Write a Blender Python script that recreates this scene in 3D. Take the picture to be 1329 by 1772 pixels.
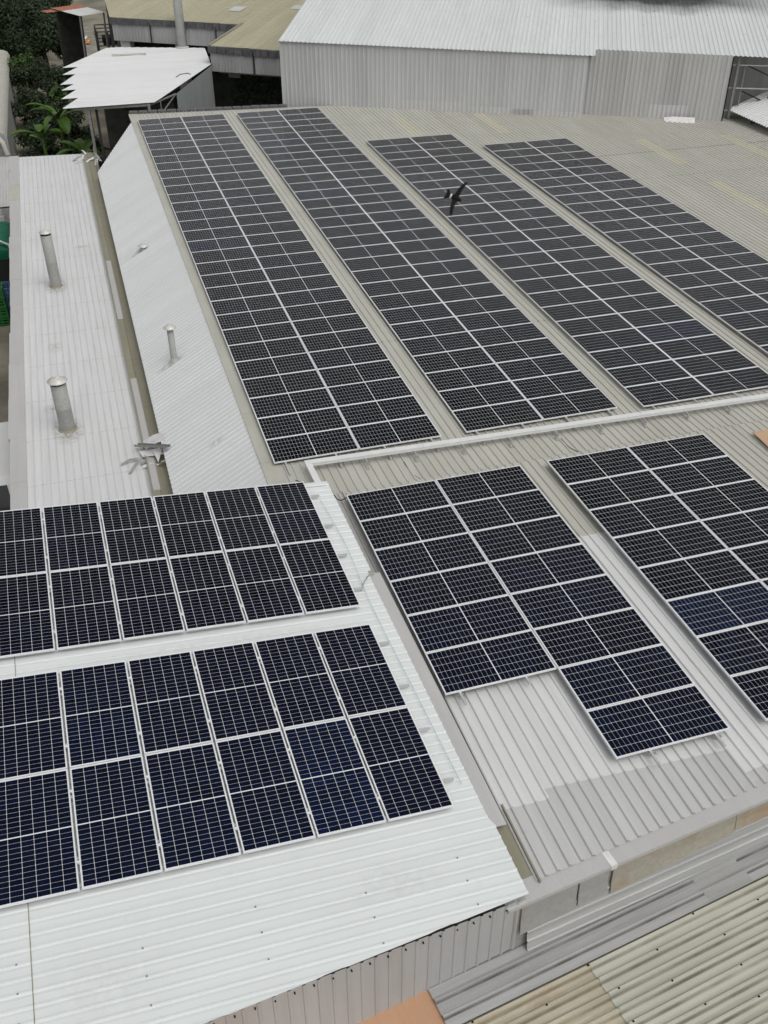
import bpy, bmesh, math, random
from mathutils import Matrix, Vector, Euler
R = math.radians
rnd = random.Random(7)
for o in list(bpy.data.objects): bpy.data.objects.remove(o)
sc = bpy.context.scene
col = sc.collection

# ------------------------------------------------------------------ camera
cd = bpy.data.cameras.new("camera"); cam = bpy.data.objects.new("camera", cd); col.objects.link(cam)
cd.sensor_fit = 'VERTICAL'; cd.sensor_height = 24.0; cd.sensor_width = 18.0; cd.lens = 1660.1 / 1772 * 24
cd.clip_start = 0.1; cd.clip_end = 2000
CR = Vector((0.9543, -0.2989, -0.0028)); CD = Vector((-0.1747, -0.55, -0.8167)); CF = Vector((0.2426, 0.7798, -0.5771))
CPOS = Vector((-3.224, -50.8435, 11.4014))
cam.matrix_world = Matrix(((CR.x, -CD.x, -CF.x, CPOS.x), (CR.y, -CD.y, -CF.y, CPOS.y), (CR.z, -CD.z, -CF.z, CPOS.z), (0, 0, 0, 1)))
sc.camera = cam
sc.render.resolution_x = 768; sc.render.resolution_y = 1024

# ------------------------------------------------------------------ sky, sun, exposure
SUN_EL, SUN_AZ = R(58), R(158)          # azimuth measured from +y towards +x
w = bpy.data.worlds.new("World"); sc.world = w; w.use_nodes = True
nt = w.node_tree; nt.nodes.clear()
wo = nt.nodes.new('ShaderNodeOutputWorld'); bg = nt.nodes.new('ShaderNodeBackground')
sky = nt.nodes.new('ShaderNodeTexSky'); sky.sky_type = 'NISHITA'; sky.sun_disc = False
sky.sun_elevation = SUN_EL; sky.sun_rotation = SUN_AZ; sky.dust_density = 4.0; sky.air_density = 1.0; sky.ozone_density = 1.0
hs = nt.nodes.new('ShaderNodeHueSaturation'); hs.inputs['Saturation'].default_value = 0.10
nt.links.new(sky.outputs[0], hs.inputs['Color']); nt.links.new(hs.outputs[0], bg.inputs[0])
bg.inputs[1].default_value = 0.12
nt.links.new(bg.outputs[0], wo.inputs[0])
sd = bpy.data.lights.new("sun", 'SUN'); sd.energy = 0.7; sd.angle = R(50); sd.color = (1.0, 0.97, 0.93)
so = bpy.data.objects.new("sun", sd); col.objects.link(so)
sdir = Vector((math.sin(SUN_AZ) * math.cos(SUN_EL), math.cos(SUN_AZ) * math.cos(SUN_EL), math.sin(SUN_EL)))
so.rotation_euler = sdir.to_track_quat('Z', 'Y').to_euler(); so.location = (20, -20, 60)
sc.view_settings.view_transform = 'Standard'; sc.view_settings.look = 'None'
sc.view_settings.gamma = 1.0; sc.view_settings.use_curve_mapping = False
sc.view_settings.exposure = 0.0

# ------------------------------------------------------------------ helpers
class MB:
    """collects shapes and links them as ONE mesh object"""
    def __init__(s): s.v = []; s.f = []; s.m = []; s.sm = []
    def face(s, pts, m=0, smooth=False):
        i = len(s.v); s.v += [tuple(p) for p in pts]; s.f.append(tuple(range(i, i + len(pts)))); s.m.append(m); s.sm.append(smooth)
    def grid(s, rows, m=0, smooth=False, close=False):
        i = len(s.v); n = len(rows[0])
        for r in rows: s.v += [tuple(p) for p in r]
        for a in range(len(rows) - 1):
            for b in range(n if close else n - 1):
                c = (b + 1) % n
                s.f.append((i + a * n + b, i + a * n + c, i + (a + 1) * n + c, i + (a + 1) * n + b)); s.m.append(m); s.sm.append(smooth)
    def box(s, x0, x1, y0, y1, z0, z1, m=0, M=None):
        P = [Vector((x, y, z)) for z in (z0, z1) for y in (y0, y1) for x in (x0, x1)]
        if M is not None: P = [M @ p for p in P]
        i = len(s.v); s.v += [tuple(p) for p in P]
        for q in ((0, 2, 3, 1), (4, 5, 7, 6), (0, 1, 5, 4), (2, 6, 7, 3), (0, 4, 6, 2), (1, 3, 7, 5)):
            s.f.append(tuple(i + k for k in q)); s.m.append(m); s.sm.append(False)
    def prism(s, outline, z0, z1, m=0, M=None):
        T = (lambda p: M @ Vector(p)) if M is not None else (lambda p: Vector(p))
        a = [T((x, y, z0)) for x, y in outline]; b = [T((x, y, z1)) for x, y in outline]
        s.face(b, m); s.face(a[::-1], m); n = len(a)
        for k in range(n): s.face((a[k], a[(k + 1) % n], b[(k + 1) % n], b[k]), m)
    def tube(s, pts, r, n=10, m=0, caps=True, smooth=True):
        pts = [Vector(p) for p in pts]; rows = []
        rs = r if isinstance(r, (list, tuple)) else [r] * len(pts)
        for k, p in enumerate(pts):
            d = (pts[min(k + 1, len(pts) - 1)] - pts[max(k - 1, 0)]).normalized()
            a = d.cross(Vector((0, 0, 1)) if abs(d.z) < .95 else Vector((1, 0, 0))).normalized(); b = d.cross(a)
            rows.append([p + (a * math.cos(t) + b * math.sin(t)) * rs[k] for t in [2 * math.pi * q / n for q in range(n)]])
        s.grid(rows, m, smooth, True)
        if caps: s.face(rows[0], m); s.face(rows[-1][::-1], m)
    def bar(s, p, q, wd, ht=None, m=0):
        p = Vector(p); q = Vector(q); d = (q - p); L = d.length; d.normalize()
        a = d.cross(Vector((0, 0, 1)) if abs(d.z) < .95 else Vector((1, 0, 0))).normalized(); b = a.cross(d); ht = ht or wd
        M = Matrix(((a.x, d.x, b.x, p.x), (a.y, d.y, b.y, p.y), (a.z, d.z, b.z, p.z), (0, 0, 0, 1)))
        s.box(-wd / 2, wd / 2, 0, L, -ht / 2, ht / 2, m, M)
    def lathe(s, prof, n=20, m=0, base=(0, 0, 0), smooth=True):
        rows = [[(base[0] + r * math.cos(t), base[1] + r * math.sin(t), base[2] + z) for t in [2 * math.pi * q / n for q in range(n)]] for r, z in prof]
        s.grid(rows, m, smooth, True)
    def ribs(s, u0, u1, f0, f1, pitch=.2, h=.028, top=.035, base=.065, phase=0., m=0, segs=1, z0=0., gz=None):
        """profiled sheet: ribs along local y, spaced along local x; f0,f1 give both ends at each x"""
        f0c = f0 if callable(f0) else (lambda u, a=f0: a); f1c = f1 if callable(f1) else (lambda u, a=f1: a)
        st = [(u0, 0.)]; k = math.floor((u0 - phase) / pitch) - 1
        while True:
            c = phase + k * pitch; k += 1
            if c - base / 2 > u1: break
            for du, z in ((-base / 2, 0), (-top / 2, h), (top / 2, h), (base / 2, 0)):
                if u0 < c + du < u1: st.append((c + du, z))
        st.append((u1, 0.))
        for (a, za), (b, zb) in zip(st[:-1], st[1:]):
            mid = (a + b) / 2; e = min(1e-4, (b - a) * .1)
            a0, b0, a1, b1 = f0c(a + e), f0c(b - e), f1c(a + e), f1c(b - e)
            if a1 - a0 < 1e-3 and b1 - b0 < 1e-3: continue
            for q in range(segs):
                t0, t1 = q / segs, (q + 1) / segs
                P = [(a, a0 + (a1 - a0) * t0, za + z0), (b, b0 + (b1 - b0) * t0, zb + z0), (b, b0 + (b1 - b0) * t1, zb + z0), (a, a0 + (a1 - a0) * t1, za + z0)]
                if gz: P = [(x, y, z + gz(x, y)) for x, y, z in P]
                s.face(P, m)
    def build(s, name, mats, parent=None, M=None, **kw):
        me = bpy.data.meshes.new(name); me.from_pydata(s.v, [], s.f)
        for mt in (mats if isinstance(mats, (list, tuple)) else [mats]): me.materials.append(mt)
        me.polygons.foreach_set('material_index', s.m); me.polygons.foreach_set('use_smooth', s.sm); me.update()
        o = bpy.data.objects.new(name, me); col.objects.link(o)
        place(o, parent, M)
        for k, v in kw.items(): o[k] = v
        return o

def place(o, parent, M):
    M = M if M is not None else Matrix()
    if parent is not None:
        o.parent = parent; o.matrix_basis = WM[parent.name].inverted() @ M
    else: o.matrix_basis = M
    WM[o.name] = M.copy()
WM = {}
def tag(o, label, cat, group=None):
    o['label'] = label; o['category'] = cat
    if group: o['group'] = group
    return o
def thing(name, label, cat, M=None, group=None):
    o = bpy.data.objects.new(name, None); col.objects.link(o); o.empty_display_size = .3
    if M is None: M = Matrix()
    elif not isinstance(M, Matrix): M = Matrix.Translation(Vector(M))
    place(o, None, M); return tag(o, label, cat, group)
def T(x, y, z): return Matrix.Translation(Vector((x, y, z)))
def rows4(r, t): return Matrix((tuple(r[0]) + (t[0],), tuple(r[1]) + (t[1],), tuple(r[2]) + (t[2],), (0, 0, 0, 1)))
def frame(o, ang, slope_y=0., slope_x=0.):
    """local x turned by ang in plan, local y / x rising by the given slopes"""
    x = Vector((math.cos(ang), math.sin(ang), slope_x)).normalized(); y = Vector((-math.sin(ang), math.cos(ang), slope_y))
    y = (y - x * y.dot(x)).normalized(); z = x.cross(y)
    return Matrix(((x.x, y.x, z.x, o[0]), (x.y, y.y, z.y, o[1]), (x.z, y.z, z.z, o[2]), (0, 0, 0, 1)))
def lerp(xs, ys):
    def f(u):
        if u <= xs[0]: return ys[0]
        for a, b, c, d in zip(xs[:-1], xs[1:], ys[:-1], ys[1:]):
            if u <= b: return c + (d - c) * (u - a) / (b - a)
        return ys[-1]
    return f

# frames of the roof planes (surveyed from the photograph): long arrays, front arrays, lower left workshop roof
MA = rows4(((1, .0001, .0039), (0, .9997, -.0232), (-.0039, .0232, .9997)), (0, 0, 0))
MBF = rows4(((1, 0, .0039), (0, 1, -.0007), (-.0039, .0007, 1)), (1.2026, -33.7396, -.6042))
MC = rows4(((0.9938, -0.0261, 0.1078), (0.0317, 0.9982, -0.0506), (-0.1063, 0.0537, 0.9929)), (0.2734, -33.7941, -0.0165))

# ------------------------------------------------------------------ materials
def mat(name):
    m = bpy.data.materials.new(name); m.use_nodes = True; n = m.node_tree
    return m, n, n.nodes['Principled BSDF']
def nd(n, t, **kw):
    x = n.nodes.new(t)
    for k, v in kw.items(): setattr(x, k, v)
    return x
def noise(n, vec, scale, detail=4, rough=.55, stretch=None):
    if stretch:
        mp = nd(n, 'ShaderNodeMapping'); mp.inputs['Scale'].default_value = stretch; n.links.new(vec, mp.inputs[0]); vec = mp.outputs[0]
    x = nd(n, 'ShaderNodeTexNoise'); x.inputs['Scale'].default_value = scale; x.inputs['Detail'].default_value = detail; x.inputs['Roughness'].default_value = rough
    n.links.new(vec, x.inputs['Vector']); return x.outputs['Fac']
def ramp(n, fac, a, b, lo=0., hi=1.):
    x = nd(n, 'ShaderNodeMapRange'); x.inputs[1].default_value = a; x.inputs[2].default_value = b; x.inputs[3].default_value = lo; x.inputs[4].default_value = hi
    n.links.new(fac, x.inputs[0]); return x.outputs[0]
def mix(n, fac, a, b):
    x = nd(n, 'ShaderNodeMix', data_type='RGBA')
    if isinstance(fac, (int, float)): x.inputs[0].default_value = fac
    else: n.links.new(fac, x.inputs[0])
    for k, c in ((6, a), (7, b)):
        if isinstance(c, (tuple, list)): x.inputs[k].default_value = (*c, 1)
        else: n.links.new(c, x.inputs[k])
    return x.outputs[2]
def math_(n, op, a, b=None, c=None):
    x = nd(n, 'ShaderNodeMath', operation=op)
    for k, v in enumerate((a, b, c)):
        if v is None: continue
        if isinstance(v, (int, float)): x.inputs[k].default_value = v
        else: n.links.new(v, x.inputs[k])
    return x.outputs[0]

def sheet(name, c, dirt, streak=.5, blotch=.5, rough=.45, seam=None, stain=None, stain_at=(.62, .72), spec=.4, fine=.04, metal=0., sscale=1.0, rib=None, soot=None, bump=.12, pan=None, spots=()):
    """painted / galvanised profiled metal: streaks run along local y, blotches, optional lap seams across the ribs, optional stains"""
    m, n, p = mat(name); tc = nd(n, 'ShaderNodeTexCoord').outputs['Object']
    oi = nd(n, 'ShaderNodeObjectInfo')
    s1 = ramp(n, noise(n, tc, 1.0 * sscale, 5, .6, (6, .35, 6)), .42, .75, 0, streak)
    s2 = ramp(n, noise(n, tc, .55 * sscale, 6, .6), .40, .72, 0, blotch)
    base = mix(n, s1, c, dirt); base = mix(n, s2, base, tuple(.5 * (a + b) for a, b in zip(c, dirt)))
    if stain:
        f = ramp(n, noise(n, tc, .7 * sscale, 6, .65, (1, .45, 1)), stain_at[0], stain_at[1], 0, .75); base = mix(n, f, base, stain)
    if seam:
        per, off, wd, dk = seam
        sp = nd(n, 'ShaderNodeSeparateXYZ'); n.links.new(tc, sp.inputs[0])
        d = math_(n, 'ABSOLUTE', math_(n, 'SUBTRACT', math_(n, 'PINGPONG', math_(n, 'ADD', sp.outputs[1], off), per / 2), 0))
        br = ramp(n, noise(n, tc, 9, 3, .5), .42, .6, .15, 1)
        f = math_(n, 'MULTIPLY', ramp(n, d, 0, wd, dk, 0), br); base = mix(n, f, base, tuple(x * .35 for x in dirt))
    if rib:  # dark line along each rib: groove dirt plus rib shade put into the colour
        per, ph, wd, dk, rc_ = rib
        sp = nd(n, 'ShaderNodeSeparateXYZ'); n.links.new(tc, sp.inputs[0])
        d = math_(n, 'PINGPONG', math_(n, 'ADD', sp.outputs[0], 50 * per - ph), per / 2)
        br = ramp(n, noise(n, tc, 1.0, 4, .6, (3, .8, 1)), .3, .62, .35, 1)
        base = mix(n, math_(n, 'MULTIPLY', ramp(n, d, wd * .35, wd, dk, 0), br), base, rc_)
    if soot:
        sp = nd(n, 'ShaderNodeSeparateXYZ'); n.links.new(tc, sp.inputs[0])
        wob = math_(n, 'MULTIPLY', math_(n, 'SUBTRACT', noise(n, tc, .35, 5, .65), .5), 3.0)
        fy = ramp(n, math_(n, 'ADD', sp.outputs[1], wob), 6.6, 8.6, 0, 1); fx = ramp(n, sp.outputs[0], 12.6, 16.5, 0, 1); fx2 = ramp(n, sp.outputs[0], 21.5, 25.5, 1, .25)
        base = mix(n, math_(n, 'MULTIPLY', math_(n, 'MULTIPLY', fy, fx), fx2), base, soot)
    fn = ramp(n, noise(n, tc, 38, 3, .6), .25, .75, 1 - fine, 1 + fine)
    for (sx_, sy_, rx_, ry_, st_) in spots:      # grime round the foot of a pipe, drawn out down the ribs
        mp = nd(n, 'ShaderNodeMapping'); mp.inputs['Location'].default_value = (-sx_ / rx_, -sy_ / ry_, 0); mp.inputs['Scale'].default_value = (1 / rx_, 1 / ry_, 0); n.links.new(tc, mp.inputs[0])
        ln = nd(n, 'ShaderNodeVectorMath', operation='LENGTH'); n.links.new(mp.outputs[0], ln.inputs[0])
        f = math_(n, 'MULTIPLY', ramp(n, ln.outputs['Value'], .25, 1, st_, 0), ramp(n, noise(n, tc, 7, 5, .7), .38, .6, 0, 1)); base = mix(n, f, base, (.20, .185, .15))
    if pan:     # every sheet of the cladding has weathered a little differently
        sp = nd(n, 'ShaderNodeSeparateXYZ'); n.links.new(tc, sp.inputs[0])
        wn = nd(n, 'ShaderNodeTexWhiteNoise', noise_dimensions='1D'); n.links.new(math_(n, 'FLOOR', math_(n, 'DIVIDE', sp.outputs[0], pan[0])), wn.inputs['W'])
        fn = math_(n, 'MULTIPLY', fn, ramp(n, wn.outputs['Value'], 0, 1, 1 - pan[1], 1 + pan[1]))
    hv = nd(n, 'ShaderNodeHueSaturation'); n.links.new(base, hv.inputs['Color']); n.links.new(fn, hv.inputs['Value'])
    n.links.new(hv.outputs[0], p.inputs['Base Color'])
    n.links.new(ramp(n, noise(n, tc, 3, 4), .3, .7, rough - .07, rough + .12), p.inputs['Roughness'])
    p.inputs['Specular IOR Level'].default_value = spec; p.inputs['Metallic'].default_value = metal
    bp = nd(n, 'ShaderNodeBump'); bp.inputs['Strength'].default_value = bump; bp.inputs['Distance'].default_value = .02
    n.links.new(noise(n, tc, 2.2, 3, .5), bp.inputs['Height']); n.links.new(bp.outputs[0], p.inputs['Normal'])
    return m
def plain(name, c, rough=.5, metal=0., var=.12, scale=6., spec=.4):
    m, n, p = mat(name); tc = nd(n, 'ShaderNodeTexCoord').outputs['Object']
    f = noise(n, tc, scale, 5, .6)
    n.links.new(mix(n, ramp(n, f, .3, .7, 0, 1), tuple(x * (1 - var) for x in c), tuple(min(1, x * (1 + var)) for x in c)), p.inputs['Base Color'])
    p.inputs['Roughness'].default_value = rough; p.inputs['Metallic'].default_value = metal; p.inputs['Specular IOR Level'].default_value = spec
    return m

M_ = {}
M_['beige'] = sheet('weathered_beige_sheet', (.495, .49, .44), (.38, .36, .30), .6, .5, .5, seam=(11.5, 3.2, .05, .6), stain=(.41, .36, .28), stain_at=(.66, .82), pan=(0.8, 0.035))
M_['flash'] = sheet('beige_flashing', (.48, .475, .42), (.34, .325, .25), .3, .8, .5, seam=(2.4, .3, .02, .5), stain=(.32, .29, .20), stain_at=(.60, .78))
M_['white'] = sheet('white_painted_sheet', (.66, .67, .67), (.50, .50, .48), .35, .4, .4)
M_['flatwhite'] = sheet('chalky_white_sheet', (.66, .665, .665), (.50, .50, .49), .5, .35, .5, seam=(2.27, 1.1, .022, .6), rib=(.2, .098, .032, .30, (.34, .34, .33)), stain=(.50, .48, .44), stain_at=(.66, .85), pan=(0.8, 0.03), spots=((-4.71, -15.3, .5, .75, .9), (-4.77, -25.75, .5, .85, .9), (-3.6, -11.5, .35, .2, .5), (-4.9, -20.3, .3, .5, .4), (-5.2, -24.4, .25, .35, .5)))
M_['slopewhite'] = sheet('white_slope_sheet', (.70, .71, .71), (.57, .575, .575), .4, .3, .45, bump=.0, pan=(0.8, 0.025), spots=((24.3, -1.5, .22, .55, .9), (15.1, -1.45, .2, .5, .8), (29.5, -.9, .15, .3, .4)))
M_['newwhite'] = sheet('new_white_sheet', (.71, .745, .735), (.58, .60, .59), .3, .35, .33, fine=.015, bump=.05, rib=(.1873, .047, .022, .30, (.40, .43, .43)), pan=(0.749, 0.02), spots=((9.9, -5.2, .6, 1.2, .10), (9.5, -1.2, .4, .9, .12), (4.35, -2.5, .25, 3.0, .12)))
M_['bwhite'] = sheet('grey_white_sheet', (.67, .675, .67), (.53, .53, .52), .5, .4, .45, pan=(0.8, 0.03))
M_['bgrey'] = sheet('older_grey_sheet', (.54, .54, .535), (.41, .405, .39), .5, .5, .5, stain=(.45, .42, .36), stain_at=(.68, .82), pan=(0.8, 0.035))
M_['galv'] = sheet('galvanised_flashing', (.49, .485, .475), (.37, .365, .35), .3, .6, .45, fine=.06)
M_['olive'] = sheet('olive_gutter_metal', (.30, .285, .215), (.20, .185, .13), .5, .7, .55, seam=(3.1, .4, .02, .7))
M_['rustboard'] = sheet('rusty_fascia_metal', (.40, .38, .32), (.27, .235, .165), .6, 1., .6, stain=(.35, .23, .13), stain_at=(.5, .68), sscale=1.8)
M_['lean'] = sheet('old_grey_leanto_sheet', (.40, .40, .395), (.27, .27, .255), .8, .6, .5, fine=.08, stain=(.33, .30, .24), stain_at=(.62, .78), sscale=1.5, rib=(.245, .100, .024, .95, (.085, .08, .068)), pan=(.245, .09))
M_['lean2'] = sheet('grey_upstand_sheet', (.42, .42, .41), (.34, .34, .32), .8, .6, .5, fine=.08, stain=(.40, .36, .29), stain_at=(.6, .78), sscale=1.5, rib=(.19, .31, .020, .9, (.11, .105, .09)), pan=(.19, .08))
M_['lean0'] = sheet('old_grey_flashing', (.37, .37, .36), (.25, .25, .235), .6, .8, .5, fine=.08, sscale=1.5, stain=(.30, .265, .20), stain_at=(.6, .78))
M_['leanrust'] = sheet('grey_flashing_with_rust', (.37, .365, .35), (.26, .25, .22), .5, .8, .5, fine=.08, sscale=1.5, stain=(.33, .22, .11), stain_at=(.57, .72))
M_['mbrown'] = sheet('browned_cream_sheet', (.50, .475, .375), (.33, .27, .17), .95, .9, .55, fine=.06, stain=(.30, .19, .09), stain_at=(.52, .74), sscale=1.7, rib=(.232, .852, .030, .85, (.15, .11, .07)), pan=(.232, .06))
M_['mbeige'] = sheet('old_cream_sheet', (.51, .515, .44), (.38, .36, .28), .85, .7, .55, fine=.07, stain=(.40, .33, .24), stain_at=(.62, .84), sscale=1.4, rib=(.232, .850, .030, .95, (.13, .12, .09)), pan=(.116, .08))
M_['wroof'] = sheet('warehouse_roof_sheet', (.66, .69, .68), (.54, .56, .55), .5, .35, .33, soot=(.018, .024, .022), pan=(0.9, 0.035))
M_['wwall'] = sheet('warehouse_wall_sheet', (.53, .54, .535), (.42, .425, .42), .7, .6, .45, sscale=.7, pan=(0.9, 0.045))
M_['wwall2'] = sheet('warehouse_wall_grey', (.475, .475, .465), (.37, .365, .355), .7, .6, .45, sscale=.7, pan=(0.9, 0.07))
M_['patch'] = sheet('wall_base_flashing', (.56, .56, .56), (.44, .44, .43), .4, .6, .5)
M_['khaki'] = sheet('khaki_roof_sheet', (.43, .405, .29), (.32, .295, .19), .7, .6, .55, stain=(.26, .235, .14), stain_at=(.62, .78), sscale=.7, pan=(0.8, 0.06))
M_['apron'] = sheet('apron_wall_sheet', (.42, .42, .42), (.30, .30, .295), .7, .5, .5, pan=(0.88, 0.08))
M_['shedwall'] = sheet('shed_wall_sheet', (.30, .325, .32), (.20, .22, .215), .6, .5, .5)
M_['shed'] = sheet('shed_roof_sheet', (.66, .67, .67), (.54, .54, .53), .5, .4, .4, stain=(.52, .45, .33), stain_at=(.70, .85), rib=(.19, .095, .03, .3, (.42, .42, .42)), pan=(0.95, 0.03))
M_['orange'] = sheet('faded_orange_sheet', (.52, .31, .19), (.42, .23, .13), .3, .7, .6, sscale=1.6)
M_['cwall'] = sheet('workshop_wall_sheet', (.47, .475, .475), (.375, .37, .36), .6, .6, .5, stain=(.42, .38, .33), stain_at=(.5, .72), sscale=.8, pan=(0.8, 0.05))
M_['sky'] = sheet('yellowed_skylight', (.55, .53, .43), (.46, .43, .33), .5, .6, .5)
M_['alu'] = plain('aluminium_frame', (.80, .81, .82), .35, .1, .04, 12)
M_['rail'] = plain('aluminium_rail', (.58, .585, .585), .4, .4, .08, 12)
M_['tray'] = plain('white_cable_tray', (.70, .71, .70), .4, 0, .05, 5)
M_['zinc'] = plain('zinc_bracket', (.45, .46, .45), .4, .5, .2, 20)
M_['pipe'] = sheet('galvanised_flue', (.37, .375, .365), (.26, .25, .22), .8, .7, .5, fine=.07, sscale=3)
M_['cap'] = plain('flue_cap', (.62, .61, .57), .45, .2, .12, 6)
M_['dark'] = plain('dark_opening', (.012, .012, .012), .9, 0, .3, 4, .1)
M_['black'] = plain('black_cable', (.02, .02, .022), .5, 0, .2, 8)
M_['mast'] = plain('white_mast_paint', (.50, .50, .48), .4, 0, .15, 3)
M_['brick'] = plain('dark_ridge_tile', (.11, .11, .115), .8, 0, .35, 3)
M_['concrete'] = plain('stained_concrete', (.25, .24, .20), .85, 0, .35, 1.2)
M_['dirt'] = None
M_['darkwall'] = plain('dark_wall', (.030, .031, .026), .9, 0, .5, 2.0)  # very dark base colour, mottled
M_['drab'] = plain('dark_concrete', (.085, .083, .072), .9, 0, .5, 1.4)  # darker variant of the concrete colour
M_['white2'] = plain('white_scrap', (.70, .69, .68), .5, 0, .12, 6)
M_['grey2'] = plain('grey_scrap', (.30, .30, .295), .5, 0, .3, 8)
M_['tarp'] = plain('green_tarpaulin', (.012, .15, .085), .55, 0, .3, 4)
M_['gcrate'] = plain('green_plastic_crate', (.02, .13, .03), .5, 0, .25, 5)
M_['bcrate'] = plain('blue_plastic_crate', (.06, .13, .24), .5, 0, .25, 5)
M_['van'] = plain('white_van_paint', (.72, .72, .72), .25, 0, .03, 2)
M_['glass'] = plain('dark_window_glass', (.012, .013, .015), .08, 0, .1, 2, .5)
M_['steel'] = plain('grey_steel_tube', (.26, .26, .255), .5, .2, .2, 6)
M_['darksteel'] = plain('dark_steel', (.04, .04, .042), .6, .1, .3, 6)
M_['bark'] = plain('bark', (.07, .055, .04), .9, 0, .3, 8)
M_['wood'] = plain('bare_plywood', (.50, .34, .22), .7, 0, .12, 4)
M_['red'] = plain('faded_red_sheet', (.42, .17, .10), .6, 0, .2, 2)
M_['rubble'] = plain('orange_rubble', (.38, .19, .08), .8, 0, .5, 3)
M_['teal'] = plain('teal_string', (.30, .50, .47), .6, 0, .1, 3)
M_['feather'] = plain('dark_feather', (.007, .007, .007), .8, 0, .4, 30, .15)
M_['wing'] = plain('brown_flight_feather', (.011, .010, .008), .8, 0, .35, 40, .15)
M_['rump'] = plain('white_rump', (.75, .74, .70), .7, 0, .05, 20)

def cell_material():
    m, n, p = mat('half_cut_cells'); tc = nd(n, 'ShaderNodeTexCoord').outputs['Object']
    sp = nd(n, 'ShaderNodeSeparateXYZ'); n.links.new(tc, sp.inputs[0]); X, Y = sp.outputs[0], sp.outputs[1]
    AX = math_(n, 'ABSOLUTE', X)
    px, py = .0845, .1665; x0, y1 = .0085, .4995
    fx = math_(n, 'FRACT', math_(n, 'DIVIDE', math_(n, 'SUBTRACT', AX, x0), px))
    fy = math_(n, 'FRACT', math_(n, 'DIVIDE', math_(n, 'ADD', Y, y1), py))
    dx = math_(n, 'MULTIPLY', math_(n, 'SUBTRACT', .5, math_(n, 'ABSOLUTE', math_(n, 'SUBTRACT', fx, .5))), px)
    dy = math_(n, 'MULTIPLY', math_(n, 'SUBTRACT', .5, math_(n, 'ABSOLUTE', math_(n, 'SUBTRACT', fy, .5))), py)
    line = math_(n, 'MAXIMUM', math_(n, 'MULTIPLY', math_(n, 'LESS_THAN', dx, .0016), .8), math_(n, 'LESS_THAN', dy, .0022))
    dia = math_(n, 'LESS_THAN', math_(n, 'ADD', dx, dy), .0085)
    edge = math_(n, 'MAXIMUM', math_(n, 'LESS_THAN', AX, x0), math_(n, 'MAXIMUM', math_(n, 'GREATER_THAN', AX, x0 + 12 * px), math_(n, 'GREATER_THAN', math_(n, 'ABSOLUTE', Y), y1)))
    white = math_(n, 'MAXIMUM', math_(n, 'MAXIMUM', line, dia), edge)
    oi = nd(n, 'ShaderNodeObjectInfo')
    wn = nd(n, 'ShaderNodeTexWhiteNoise', noise_dimensions='4D')
    ix = math_(n, 'FLOOR', math_(n, 'DIVIDE', math_(n, 'SUBTRACT', X, x0), px)); iy = math_(n, 'FLOOR', math_(n, 'DIVIDE', math_(n, 'ADD', Y, y1), py))
    cx = nd(n, 'ShaderNodeCombineXYZ'); n.links.new(ix, cx.inputs[0]); n.links.new(iy, cx.inputs[1]); n.links.new(cx.outputs[0], wn.inputs['Vector']); n.links.new(oi.outputs['Random'], wn.inputs['W'])
    blue = ramp(n, oi.outputs['Random'], .35, 1.0, 0, 1.0); blue = math_(n, 'POWER', blue, 1.6)
    ofs = nd(n, 'ShaderNodeVectorMath', operation='ADD'); n.links.new(tc, ofs.inputs[0])
    cb = nd(n, 'ShaderNodeCombineXYZ'); n.links.new(math_(n, 'MULTIPLY', oi.outputs['Random'], 57.), cb.inputs[0]); n.links.new(math_(n, 'MULTIPLY', oi.outputs['Random'], 31.), cb.inputs[1]); n.links.new(cb.outputs[0], ofs.inputs[1])
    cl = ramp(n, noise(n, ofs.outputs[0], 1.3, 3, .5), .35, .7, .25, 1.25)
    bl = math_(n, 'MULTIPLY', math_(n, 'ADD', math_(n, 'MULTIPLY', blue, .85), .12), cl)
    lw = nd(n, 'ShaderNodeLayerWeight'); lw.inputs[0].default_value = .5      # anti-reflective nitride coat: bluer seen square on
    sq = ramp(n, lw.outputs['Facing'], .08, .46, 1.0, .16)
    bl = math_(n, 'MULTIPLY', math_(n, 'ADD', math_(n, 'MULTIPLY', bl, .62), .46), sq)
    bl = math_(n, 'ADD', bl, math_(n, 'MULTIPLY', math_(n, 'GREATER_THAN', oi.outputs['Random'], .965), .30))
    cellc = mix(n, bl, (.0020, .0020, .0022), (.0032, .0100, .044))
    hv = nd(n, 'ShaderNodeHueSaturation'); n.links.new(cellc, hv.inputs['Color']); n.links.new(ramp(n, wn.outputs['Value'], 0, 1, .75, 1.25), hv.inputs['Value'])
    # two thin bus ribbons per cell are too fine to see; dust lies along the lower edge of the glass
    ds = ramp(n, noise(n, ofs.outputs[0], 3.5, 5, .65), .5, .85, 0, .010)
    c2 = mix(n, white, hv.outputs[0], (.70, .71, .72)); c2 = mix(n, ds, c2, (.35, .33, .29))
    n.links.new(c2, p.inputs['Base Color'])
    n.links.new(ramp(n, noise(n, ofs.outputs[0], 2.0, 4), .3, .7, .10, .17), p.inputs['Roughness'])
    p.inputs['Specular IOR Level'].default_value = .11; p.inputs['IOR'].default_value = 1.5
    return m
M_['cells'] = cell_material()

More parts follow.
